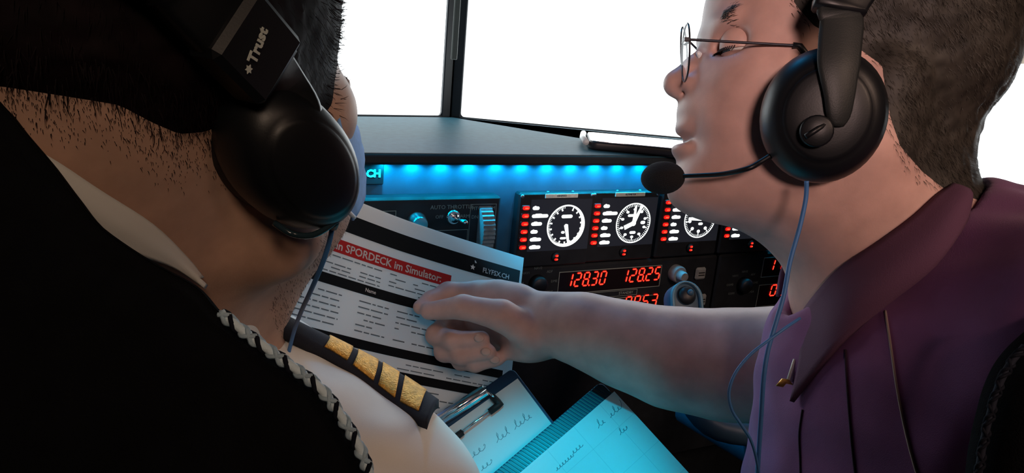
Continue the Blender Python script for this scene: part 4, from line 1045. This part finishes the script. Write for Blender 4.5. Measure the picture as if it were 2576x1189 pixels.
# ---- face mask
M_mask = mat('blue_mask', (.20, .42, .85), .8, noise=(200, .92, 1.06), bump=(900, .2, .0003), sss=.15)
mk = thing('face_mask', 'pleated blue face mask showing past the ear cup of the masked pilot', 'mask', c2w(hp(.11, 0, -.04))[0])
def mring(u, k):
    out = []
    for r in np.linspace(-.068, .068, 27):
        c = abs(r)/.068; f = (.108+k*.010)*(1-c**2.2) + .038*c**2.2; pl2 = .0022*math.sin(u*420)*(1-c)
        out.append(hp(f + pl2 + (.010*(1-c*2.5)**2 if c < .4 and u > -.03 else 0), r, u*(1-.42*c**2) - .034*c*c*.4))
    return out
G = [mring(u, 1-abs((u+.05)/.04)) for u in np.linspace(.004, -.080, 20)]
o = cobj('cloth', MB().sheet(G), M_mask, mk); md = o.modifiers.new('thickness', 'SOLIDIFY'); md.thickness = .0012
for s_ in (-1, 1):
    for u0 in (-.014, -.080):
        cobj('ear_loop', MB().tube(spline([hp(.040, .067*s_, u0*.58-.013), hp(.018, .073*s_, u0*.4), hp(-.012, .081*s_, .016 if u0 > -.03 else -.012)], 10), .0012, 6), mat('white_elastic', (.7, .75, .8), .8), mk)
cobj('nose_wire', MB().tube([np.array(p)+FD*.0012 for p in G[1][6:21]], .0014, 6), M_mask, mk)

hipl = c2w(CH - UPc*.40)[0]; trousers(pl_, (hipl[0], hipl[1], .60), [(hipl[0]-.14, hipl[1]+.43, .58), (hipl[0]+.10, hipl[1]+.43, .58)], [(hipl[0]-.15, hipl[1]+.50, 0), (hipl[0]+.11, hipl[1]+.50, 0)])
# ================================================================ headsets
M_cup = mat('headset_black', (.006, .007, .009), .42, bump=(1100, .1, .0003)); M_cush = mat('ear_cushion', (.012, .012, .014), .6, bump=(500, .4, .0006))
M_band = mat('headband_charcoal', (.018, .021, .021), .5, bump=(1300, .25, .0004)); M_cable = mat('blue_cable', (.05, .17, .42), .5)
def ear_cup(t, c, ax, up, rx, ry, depth, face=True):
    """closed cup round axis ax (pointing away from the head); centre c on the outer face"""
    ax = nrm(ax); up = nrm(up - ax*np.dot(up, ax)); sd = np.cross(up, ax)
    prof = [(.05, 0), (.42, -.0006), (.60, -.002), (.66, -.0028), (.68, -.0040), (.72, -.0042), (.88, -.0095), (.97, -.017), (1.0, -.024), (.98, -.029), (.9, -.0305), (.05, -.0305)]
    ring = lambda k, h: [c + sd*rx*k*math.cos(a) + up*ry*k*math.sin(a) + ax*h for a in np.linspace(0, 2*math.pi, 48, endpoint=False)]
    o = cobj('ear_cup', MB().rings([ring(k, h) for k, h in prof]), M_cup, t)
    pr_ = [(.94, -.031), (.99, -.035), (.98, -depth), (.80, -depth-.003), (.62, -depth), (.58, -.036), (.60, -.031)]
    cobj('ear_cushion', MB().rings([ring(k, h) for k, h in pr_+pr_[:1]], cap=False), M_cush, t)
    return o, sd, up
def band(t, P, Wd, width, thick, name, m, up=None):
    """flat strap along P with width direction Wd (per point)"""
    R = []
    P = np.asarray(P); n = len(P); T = np.gradient(P, axis=0)
    width = np.full(n, width) if np.isscalar(width) else np.asarray(width)
    for i in range(n):
        d = nrm(T[i]); w = nrm(Wd[i] - d*np.dot(Wd[i], d)); k = np.cross(d, w); h = width[i]/2; b = thick/2; q = min(b*.9, .002)
        R.append([P[i]+w*x+k*y for x, y in ((-h, -b+q), (-h+q, -b), (h-q, -b), (h, -b+q), (h, b-q), (h-q, b), (-h+q, b), (-h, b-q))])
    return cobj(name, MB().rings(R), m, t)

# right man's headset
hr = thing('headset', 'black headset with boom microphone worn by the man in the polo shirt', 'headset', c2w(sg_(2090, 300, -.09))[0], None, 'black headsets')
cc = cf(2082, 287, .393); axn = nrm([-.30, .12, -1]); tilt = nrm([.14, -.99, 0])
dcup = cc[2]
o_, sd, upv = ear_cup(hr, cc, axn, tilt, .0335, .0378, .054)
cc2 = np.array([*sg_(2090, 285)[:2], 2*DR-cc[2]]); ear_cup(hr, cc2, -axn, tilt, .0335, .0378, .054)
# strap arm over the cup and headband over the crown
P = spline([cf(2108, 318, .3915), cf(2112, 240, .3895), cf(2110, 160, .391), cf(2118, 60, .398), cf(2128, -10, .403), sg_(2150, -120, -.082), sg_(2165, -215, -.045), sg_(2170, -245, 0), sg_(2165, -215, .045), sg_(2150, -120, .082), sg_(2118, 60, .102), sg_(2105, 250, .112)], 60)
wd_ = np.interp(np.linspace(0, 1, 60), [0, .04, .18, .30, .5, .7, .82, .96, 1], [.006, .0135, .0225, .0235, .026, .0235, .0225, .0135, .006])
Wd = [nrm([1, -.08, 0])]*60
band(hr, P[:24], Wd[:24], wd_[:24], .0045, 'slider_arm', M_band); band(hr, P[37:], Wd[37:], wd_[37:], .0045, 'slider_arm', M_band)
band(hr, P[19:42]*1.0 + np.array([0, -.001, 0]), Wd[19:42], wd_[19:42]+.004, .010, 'headband', M_cup)
piv = cc + axn*.002 + np.array([-.006, .009, 0])
cobj('boom_pivot', MB().lathe([(.0001, -.004), (.0085, -.004), (.0085, .0006), (.0075, .0014), (.0001, .0014)], piv, axn, 24), M_cup, hr)
cobj('pivot_rib', MB().tube([piv+axn*.0012+np.array([-.006, .003, 0]), piv+axn*.0016+np.array([.005, -.004, 0])], .0015, 8), M_cup, hr)
bp = spline([cf(1938, 392, .424), cf(1912, 408, .424), cf(1880, 424, .424), cf(1820, 437, .436), cf(1760, 441, .446), cf(1712, 443, .454)], 26)
cobj('boom', MB().tube(bp, np.linspace(.0017, .0013, 26), 10), M_cup, hr)
mc = cf(1667, 447, .462); ma = nrm(cf(1712, 443, .452)-cf(1640, 447, .466)); mu = nrm(np.cross([0, 0, 1], ma))
foam = cobj('microphone_foam', MB().ell(mc, (ma, mu, np.cross(ma, mu)), (.0146, .0103, .0105), 28, 20), mat('foam_black', (.008, .008, .010), .95, bump=(1800, 1.0, .0012)), hr)
cb = spline([cf(2029, 455, .408), cf(2027, 500, .410), cf(2012, 570, .410), cf(1988, 655, .405), cf(1972, 740, .400), cf(1952, 810, .397), cf(1932, 880, .395), cf(1921, 950, .395), cf(1915, 1040, .40), cf(1905, 1200, .41), cf(1890, 1500, .45)], 70)
cobj('cable', MB().tube(cb, .00125, 8), M_cable, hr)
cb2 = spline([cf(2012, 800, .404), cf(1975, 825, .397), cf(1930, 858, .394), cf(1886, 893, .393), cf(1850, 938, .392), cf(1834, 985, .392), cf(1841, 1030, .393), cf(1866, 1070, .395), cf(1892, 1115, .398), cf(1910, 1200, .405), cf(1930, 1400, .42)], 60)
cobj('cable', MB().tube(cb2, .00085, 8), M_cable, hr)

# left pilot's headset
hl = thing('headset', 'black headset on the dark haired pilot with the blue mask', 'headset', c2w(EAR)[0], None, 'black headsets')
axl = nrm(RTc*.96 + UPc*-.05 - FD*.25 + np.array([0, 0, -.10])); cl_ = cf(806, 434, .300)
upl = nrm([-.78, -.62, 0])
o_, sdl, upl = ear_cup(hl, cl_, axl, upl, .0252, .0385, .042)
cfar = hp(.0, -.115, -.005); ear_cup(hl, cfar, -RTc, upl, .0345, .0385, .050)
hvh = bvh(HV2, HQ2)
def bz(px, py, off=.010, dflt=.295):
    q = cast(hvh, px, py); return cf(px, py, min(q[0][2] if q is not None else dflt, dflt+.02) - off)
P = spline([cf(775, 400, .2985), cf(748, 310, .295), cf(705, 225, .292), bz(640, 140, .012), bz(560, 55, .012), bz(470, -40, .012), bz(385, -120, .012), hp(-.070, .050, .142), hp(-.060, 0, .158), hp(-.056, -.05, .142), hp(-.03, -.098, .09), hp(-.0, -.118, .01)], 64)
wv = nrm(cf(672, 78, .298)-cf(612, 192, .290)); wv = nrm(FD*.75+UPc*.35+RTc*.05)
Wd = [wv]*64
wl = np.interp(np.linspace(0, 1, 64), [0, .1, .2, .35, .5, .9, 1], [.012, .024, .027, .028, .027, .024, .012])
band(hl, P[:19], Wd[:19], wl[:19], .005, 'slider_arm', M_cup); band(hl, P[14:56], Wd[14:56], wl[14:56]+.002, .011, 'headband', M_cup)
band(hl, P[52:], Wd[52:], wl[52:], .005, 'slider_arm', M_cup)
# block that holds the slider, with the maker's word printed across it
i = 17; T = nrm(P[i+1]-P[i-1]); w = nrm(wv - T*np.dot(wv, T)); k = np.cross(T, w); k = k if k[2] < 0 else -k
blk = cobj('slider_block', MB().box(P[19]+k*.001, (.030, .032, .0155), (nrm(P[21]-P[17]), w, k), .0025), M_cup, hl, False)
p0 = P[15]+k*.0088
lm = text_mb('Trust', .0060, [0, 0, 0], [1, 0, 0], [0, 1, 0], [0, 0, 1], bold=.0002)
bc = cf(641, 134, P[15][2]-.012); ex = nrm(cf(663, 100, 1)-cf(620, 170, 1)); ex = nrm(ex - k*np.dot(ex, k)); ey = np.cross(k, ex); ey = ey if ey[0]*0.8+ey[1]*-.4 > -9 else -ey
k0 = k; vv = cf(641, 134, 1.0); ctr = vv*(np.dot(P[16]+k*.0098, k)/np.dot(vv, k))
V = np.array(lm.v)*[1, 1, 1]; lm.v = [tuple(ctr + ex*(v[0]+.003) + ey*v[1] + k*v[2]) for v in V]
star = [(r_*math.cos(a)*.0018-.0062, r_*math.sin(a)*.0018+.0002) for a, r_ in zip(np.linspace(0, 2*math.pi, 12, endpoint=False), [1, .55]*6)]
lm.prism(star, ctr, ex, ey, k, 0, .0003)
LOGO = (ctr, ex, ey, k, lm)
cobj('printed_word', lm, mat('grey_white_print', (.62, .66, .60), .6), hl, False)
cb = spline([cf(838, 560, .335), cf(828, 610, .342), cf(808, 670, .350), cf(780, 735, .366), cf(755, 790, .40), cf(735, 850, .44), cf(700, 1000, .46)], 40)
cobj('cable', MB().tube(cb, .0012, 8), M_cable, hl)
cobj('cable_boot', MB().tube([cf(842, 545, .330), cf(838, 572, .335)], [.003, .002], 10), M_cup, hl)
# folded boom below the cup
bb = spline([cf(690, 560, .312), cf(735, 588, .312), cf(790, 590, .318), cf(845, 555, .326), cf(875, 520, .332)], 24)
cobj('boom', MB().tube(bb, .0014, 10), mat('boom_gloss', (.015, .03, .04), .12), hl)

# ================================================================ seats
M_seat = mat('seat_black_cloth', (.004, .0045, .006), 1.0, spec=.15, bump=(1200, .6, .0010), noise=(80, .8, 1.2))
M_cordw = mat('cord_white', (.74, .90, 1.0), .7, bump=(2500, .4, .0004)); M_cordb = mat('cord_navy', (.010, .014, .03), .8)
def seat(label, out, d, thick, cushion, cord, name='pilot_seat', white=True):
    org = np.array([0, 0, d]); P2 = np.array([cf(x, y, d+.016)[:2] for x, y in out])
    base = c2w(np.array([P2[:, 0].mean(), 0, d]))[0]
    t = thing(name, label, 'seat', [cushion[0], cushion[1], 0], None, 'pilot seats')
    cobj('backrest', MB().slab([tuple(p) for p in P2], org, [1, 0, 0], [0, 1, 0], [0, 0, 1], 0, thick, .016), M_seat, t)
    cx, cy, cz, w_, l_ = cushion
    obj('cushion', MB().box((cx, cy, cz), (w_, l_, .10), None, .03), M_seat, t); obj('pedestal', MB().box((cx, cy, (cz-.05)/2), (.16, .2, cz-.05), None, .01).box((cx, cy, .015), (.4, .44, .03), None, .008), M_black, t)
    obj('recliner', MB().box((cx, cy-l_/2+.0, cz+.02), (w_*.7, .05, .22), None, .01), M_black, t)
    if cord is not None:
        Q = np.array([cf(x, y, d+.003) for x, y in cord]); Q = spline(Q, 260)
        R = .0015; T = np.gradient(Q, axis=0); T /= np.linalg.norm(T, axis=1)[:, None]; s_ = np.r_[0, np.cumsum(np.linalg.norm(np.diff(Q, axis=0), axis=1))]
        u = np.cross(T, [0, 0, 1.]); u /= np.linalg.norm(u, axis=1)[:, None]; v = np.cross(T, u)
        c_ = cobj('piping_cord', MB().tube(Q, R*.95, 8), M_cordw if white else M_cordb, t)
        for j in range(6):
            sg = (1, -1, 1, 1, -1, 1)[j]; ph = s_*sg*2*math.pi/.0105 + j*math.pi/3*2 + (.8 if sg > 0 else 0)
            pts = Q + (u*np.cos(ph)[:, None]+v*np.sin(ph)[:, None])*(R*(.88+.14*np.sin(ph*3)))[:, None]
            cobj('strand', MB().tube(pts, .00080, 6), (M_cordw if j not in (5, 2) else M_cordb) if white else M_cordb, c_)
    return t
out = spline([(-20, 235), (60, 328), (128, 408), (190, 490), (255, 568), (380, 655), (500, 722), (566, 792), (700, 890), (800, 960), (862, 1038), (905, 1110), (936, 1195), (985, 1500), (1000, 2100), (960, 2480), (700, 2560), (-1300, 2560), (-1800, 2480), (-2000, 2000), (-1980, 1300), (-1500, 760), (-1000, 400), (-760, 130), (-660, 60), (-200, 90)], 140, closed=True)
cord = spline([(560, 782), (630, 838), (700, 889), (752, 926), (800, 962), (835, 1000), (862, 1040), (884, 1074), (905, 1112), (922, 1152), (936, 1195), (955, 1300), (975, 1450)], 60)
cord = [(x-5, y+4) for x, y in cord]
seat('black high backed seat with white braided cord on its edge, nearest the camera at left', out, .225, .030, (-.30, .32, .47, .46, .42), cord)
out2 = spline([(2700, 760), (2640, 808), (2572, 868), (2530, 920), (2500, 985), (2482, 1050), (2468, 1110), (2455, 1195), (2430, 1500), (2420, 2000), (2480, 2400), (2700, 2480), (4300, 2480), (4500, 2300), (4560, 1700), (4400, 1100), (4150, 960), (3900, 800), (3300, 730), (2900, 735)], 120, closed=True)
seat('black seat back at the lower right corner behind the polo shirt', out2, .315, .035, (.36, .40, .47, .46, .40), [(x+6, y+2) for x, y in spline([(2572, 868), (2530, 920), (2500, 985), (2482, 1050), (2468, 1110), (2455, 1195), (2436, 1400)], 40)], white=False)
# ================================================================ printed sheet held between the men
M_paper = mat('white_paper', (.86, .87, .86), .8, noise=(15, .97, 1.02))
nt = M_paper.node_tree; tr_ = nt.nodes.new('ShaderNodeBsdfTranslucent'); tr_.inputs[0].default_value = (.75, .78, .78, 1); mx = nt.nodes.new('ShaderNodeMixShader'); mx.inputs[0].default_value = .42
nt.links.new(nt.nodes['Principled BSDF'].outputs[0], mx.inputs[1]); nt.links.new(tr_.outputs[0], mx.inputs[2]); nt.links.new(mx.outputs[0], nt.nodes['Material Output'].inputs[0])
M_ink = mat('black_ink', (.004, .005, .007), .8, spec=.15); M_inkred = mat('red_ink', (.36, .018, .02), .8, spec=.15)
M_fine = mat('grey_ink', (.10, .13, .15), .7); M_wht = mat('white_letter', (.74, .75, .75), .7)
hx, hv = nrm([.791, .271, .549]), nrm([-.106, .944, -.312]); hv = nrm(hv - hx*np.dot(hv, hx)); hn = np.cross(hx, hv); hn = hn if hn[2] < 0 else -hn
PT = cf(1318, 648, .860); SW, SHt = .300, .214         # top right corner, size
def sheet_pt(a, b, lift=0.0):
    """a: metres left of the right edge, b: metres below the top edge, on the gently bent sheet"""
    p = PT - hx*a + hv*b
    z = -.016*max(0, (a-.148)/.15)**1.5                 # left half folds towards the reader
    z += .020*math.exp(-((a/.10)**2+(b/.05)**2))*1.0*0 + .004*math.sin(a*16)*1
    c = max(0, 1-(a/.11+b/.07)); z += 0
    c = max(0, 1-(a/.115+b/.052)); p = p*(1 + .085*c**1.5)     # the free corner curls back towards the panel
    return p + hn*(z*-1 + lift)
st_ = thing('printed_sheet', 'large printed sheet with black bars and red title held up in the middle', 'sheet', c2w(sheet_pt(SW/2, SHt))[0])
na, nb_ = 40, 40
G = [[sheet_pt(a, b) for a in np.linspace(SW, 0, na)] for b in np.linspace(0, SHt, nb_)]
G2 = [[sheet_pt(a, b, -.0006) for a in np.linspace(SW, 0, na)] for b in np.linspace(0, SHt, nb_)]
cobj('paper', MB().sheet(G).sheet([r[::-1] for r in G2]), M_paper, st_)
def print_rect(a0, a1, b0, b1, m, nm, lift=.0005, par=None):
    n = max(2, int(abs(a1-a0)/.006)+1); k = max(2, int(abs(b1-b0)/.008)+1)
    return cobj(nm, MB().sheet([[sheet_pt(a, b, lift) for a in np.linspace(a0, a1, n)] for b in np.linspace(b0, b1, k)]), m, par or st_)
def sheet_ab(px, py):
    """where a pixel falls on the sheet (metres from its top right corner)"""
    v = cf(px, py, 1.0); t = np.dot(PT, hn)/np.dot(v, hn); w = v*t-PT; return -(w @ hx), w @ hv
def sheet_text(txt, size, a, b, m, nm, bold=0.0, lift=.0009, sx=1.0, par=None, align='RIGHT'):
    tm = text_mb(txt, size, [0, 0, 0], [1, 0, 0], [0, 1, 0], [0, 0, 1], depth=.00005, bold=bold, align=align, sx=sx)
    tm.v = [tuple(sheet_pt(a - v[0], b - v[1], lift)) for v in tm.v]; return cobj(nm, tm, m, par or st_, False)
b_ = lambda px, py: sheet_ab(px, py)[1]; a_ = lambda px, py: sheet_ab(px, py)[0]

print_rect(SW-.002, .0035, .0165, .0345, M_ink, 'black_bar')
print_rect(SW-.014, .0915, .0440, .0572, M_inkred, 'red_title_bar')
print_rect(SW-.014, .012, .0795, .0895, M_ink, 'black_bar')
print_rect(SW-.014, .012, .1330, .1420, M_ink, 'black_bar')
print_rect(SW-.014, .012, .1555, .1645, M_ink, 'black_bar')
sheet_text('Ist ein SPORDECK im Simulator:', .0112, .1035, .0510, M_wht, 'title_lettering', .00022, sx=.98)
sheet_text('FLYFSX.CH', .0078, .0175, .0282, M_wht, 'address_lettering', .00015, sx=.95)
stp = [sheet_pt(.0665+math.sin(t)*r_, .0282-math.cos(t)*r_, .0009) for t, r_ in zip(np.linspace(0, 2*math.pi, 10, endpoint=False), [.0034, .0016]*5)]
cobj('star_mark', MB().add(stp, [tuple(range(10))]), M_wht, st_, False)
sheet_text('Name', .0052, .178, .0845, M_wht, 'heading_lettering', .0001)
fp = MB()
def lines(a0, a1, b0, b1, step, h, fill=.85):
    b = b0
    while b < b1:
        a = a0
        while a > a1:
            w_ = rng.uniform(.004, .014)
            if rng.random() < fill: fp.sheet([[sheet_pt(x, y, .0005) for x in (a, max(a-w_, a1))] for y in (b, b+h)])
            a -= w_ + .0018
            if rng.random() < .03: break
        b += step
lines(.283, .175, .0605, .077, .0040, .0011); lines(.165, .10, .0605, .077, .0040, .0011, .7); lines(.283, .215, .096, .130, .0058, .0012); lines(.195, .160, .096, .130, .0058, .0012, .8)
lines(.150, .020, .096, .130, .0058, .0012, .9); lines(.14, .02, .147, .153, .005, .001, .6); lines(.16, .02, .170, .205, .0065, .0012, .8)
cobj('fine_print', fp, M_fine, st_)['kind'] = 'stuff'

# ================================================================ two clipboards with handwritten notes
M_board = mat('clipboard_blue', (.010, .035, .085), .35, bump=(400, .1, .0003)); M_note = mat('note_paper', (.66, .70, .70), .8, noise=(12, .97, 1.02)); M_pen = mat('pencil_line', (.10, .14, .17), .7)
M_grid = mat('faint_grid_line', (.46, .55, .57), .8); M_rub = mat('clip_rubber', (.01, .011, .013), .6)
BN = nrm([0, -.472, -.882])
def plane_frame(c, e_px, d):
    """board frame: corner c (pixel) at distance d, first edge running towards pixel e_px"""
    o = cf(*c, d); v = cf(*e_px, 1.0); t = np.dot(o, BN)/np.dot(v, BN); e1 = nrm(v*t-o); e2 = np.cross(BN, e1); e2 = e2 if e2[1] > 0 else -e2
    return o, e1, e2
def on_board(F, px, py):
    o, e1, e2 = F; v = cf(px, py, 1.0); w = v*(np.dot(o, BN)/np.dot(v, BN))-o; return np.array([w @ e1, w @ e2])
def scrawl(F, a0, b0, words, h, lift, slant=.35, par=None):
    """joined handwriting running along the first edge backwards"""
    o, e1, e2 = F; mb = MB(); a = a0
    for L in words:
        P_ = []; n = int(L*7)
        for i in range(n):
            t = i/6.0; tall = 1.0 if (hash((L, int(t), round(a0*1e4))) % 3 == 0) else .45
            x = t*h*.62 + .22*h*math.sin(t*2*math.pi); y = tall*h*.5*(1-math.cos(t*2*math.pi)); P_.append(o + e1*(a - x - y*slant) + e2*(b0 - y) + BN*(lift+.0002))
        mb.tube(P_, .00022, 4); a -= L*h*.62+h*.9
    return cobj('handwriting', mb, M_pen, par)
def board(label, corner, edge, d, wid, hgt, page_in, seed, group='clipboards'):
    F = plane_frame(corner, edge, d); o, e1, e2 = F
    t = thing('clipboard', label, 'clipboard', c2w(o + e1*wid/2 + e2*hgt/2)[0], None, group)
    cobj('board', MB().slab([(x+wid/2, y+hgt/2) for x, y in rrect(wid, hgt, .006)], o, e1, e2, BN, -.0035, 0, .0012), M_board, t)
    return t, F
# first board, with the wire clip
c1, F1 = board('blue clipboard with wire clip over a handwritten cyan lit note, left of the two', (1290, 924), (1085, 1068), .765, .170, .235, 0, 1)
o, e1, e2 = F1
def note_sheet(label, F, a0, a1, b0, b1, lift, nm='note_sheet'):
    o, e1, e2 = F
    t = thing(nm, label, 'paper', c2w(o + e1*(a0+a1)/2 + e2*(b0+b1)/2)[0], None, 'note sheets on the clipboards')
    G = [[o + e1*a + e2*b + BN*(lift + .0012*math.sin(a*60)*math.sin(b*40)**2*0) for a in np.linspace(a0, a1, 14)] for b in np.linspace(b0, b1, 18)]
    cobj('page', MB().slab([(a0, b0), (a1, b0), (a1, b1), (a0, b1)], o, e1, e2, BN, lift-.0006, lift, .0001), M_note, t, False); return t
n1 = note_sheet('note with pencilled words lying under the wire clip', F1, .003, .166, .0125, .230, .0010)
def scrawl_px(F, p, q, n, h, lift, par):
    a, b = on_board(F, *p); a2, _ = on_board(F, *q); tot = (a-a2)/(h*.62); scrawl(F, a, b, [(tot-n*1.2)/n*k for k in (rng.dirichlet([6]*n)*n)], h, lift, par=par)
for p, q, n, h in (((1162, 1172), (1235, 1122), 1, .010), ((1250, 1114), (1345, 1046), 2, .0085), ((1150, 1230), (1250, 1160), 2, .008)): scrawl_px(F1, p, q, n, h, .0010, n1)
bp_ = lambda F, px, py, l: F[0] + F[1]*on_board(F, px, py)[0] + F[2]*on_board(F, px, py)[1] + BN*l
A_, B_, Cc, Dd = [on_board(F1, *q) for q in ((1222, 984), (1094, 1066), (1138, 1110), (1258, 1020))]
P3 = lambda q, l: F1[0] + F1[1]*q[0] + F1[2]*q[1] + BN*l
cobj('clip_plate', MB().box((P3(A_, .004)+P3(B_, .004))/2, (np.linalg.norm(A_-B_), .013, .0022), (nrm(P3(B_, 0)-P3(A_, 0)), np.cross(BN, nrm(P3(B_, 0)-P3(A_, 0))), BN), .0008), M_chrome, c1, False)
cobj('clip_roll', MB().tube([P3(A_, .007), P3(B_, .007)], .0030, 12), M_chrome, c1)
for p, q in ((A_, Dd), (B_, Cc), (Cc, Dd)): cobj('wire', MB().tube([P3(p, .006), P3(p*.5+q*.5, .0085), P3(q, .006)], .0013, 8), M_chrome, c1)
for q, n1_, n2_ in ((Dd, A_, Cc), (Cc, B_, Dd)):
    mb = MB(); u1, u2 = nrm(n1_-q), nrm(n2_-q); mb.tube([P3(q+u1*.012, .006), P3(q+u1*.003, .006), P3(q, .006), P3(q+u2*.003, .006), P3(q+u2*.013, .006)], [.0034, .0036, .0040, .0036, .0034], 8); cobj('rubber_corner', mb, M_rub, c1)
# second board in front of it, with a ribbed top margin
c2_, F2 = board('clipboard with dark ribbed margin and handwritten cyan lit note, right of the two', (1512, 958), (1232, 1196), .735, .210, .290, 0, 2)
o, e1, e2 = F2
q = on_board(F2, 1545, 985); bm = q[1]; am = q[0]
rb = MB()
for i in range(60):
    a = .003+i*.0034
    if a > .205: break
    rb.box(o + e1*a + e2*(bm/2) + BN*.0004, (.0016, bm*.97, .0012), (nrm(e1+e2*.30), nrm(e2-e1*.30), BN))
cobj('ribbed_margin', rb, mat('carbon_rib', (.010, .018, .028), .4), c2_, False)['kind'] = 'stuff'
n2 = note_sheet('squared note sheet filling the lower part of the ribbed clipboard', F2, am, .204, bm, .285, .0016)
gm = MB()
for a in np.arange(am+.02, .204, .034): gm.box(o + e1*a + e2*(bm+.284)/2 + BN*.0017, (.0004, .284-bm, .0001), (e1, e2, BN))
for b in np.arange(bm+.028, .28, .034): gm.box(o + e1*(am+.204)/2 + e2*b + BN*.0017, (.204-am, .0004, .0001), (e1, e2, BN))
cobj('grid_lines', gm, M_grid, n2, False)['kind'] = 'stuff'
for q, wds, h in (((1590, 1035), [3, 4, 2], .0075), ((1475, 1140), [2], .0075), ((1575, 1095), [1], .006), ((1440, 1170), [4, 3], .0060), ((1560, 1165), [5, 2], .0055)):
    pass
for p, q, n, h in (((1505, 1078), (1580, 1030), 2, .0075), ((1560, 1095), (1590, 1075), 1, .006), ((1440, 1145), (1475, 1120), 1, .0065), ((1400, 1185), (1450, 1150), 1, .0055)): scrawl_px(F2, p, q, n, h, .0016, n2)
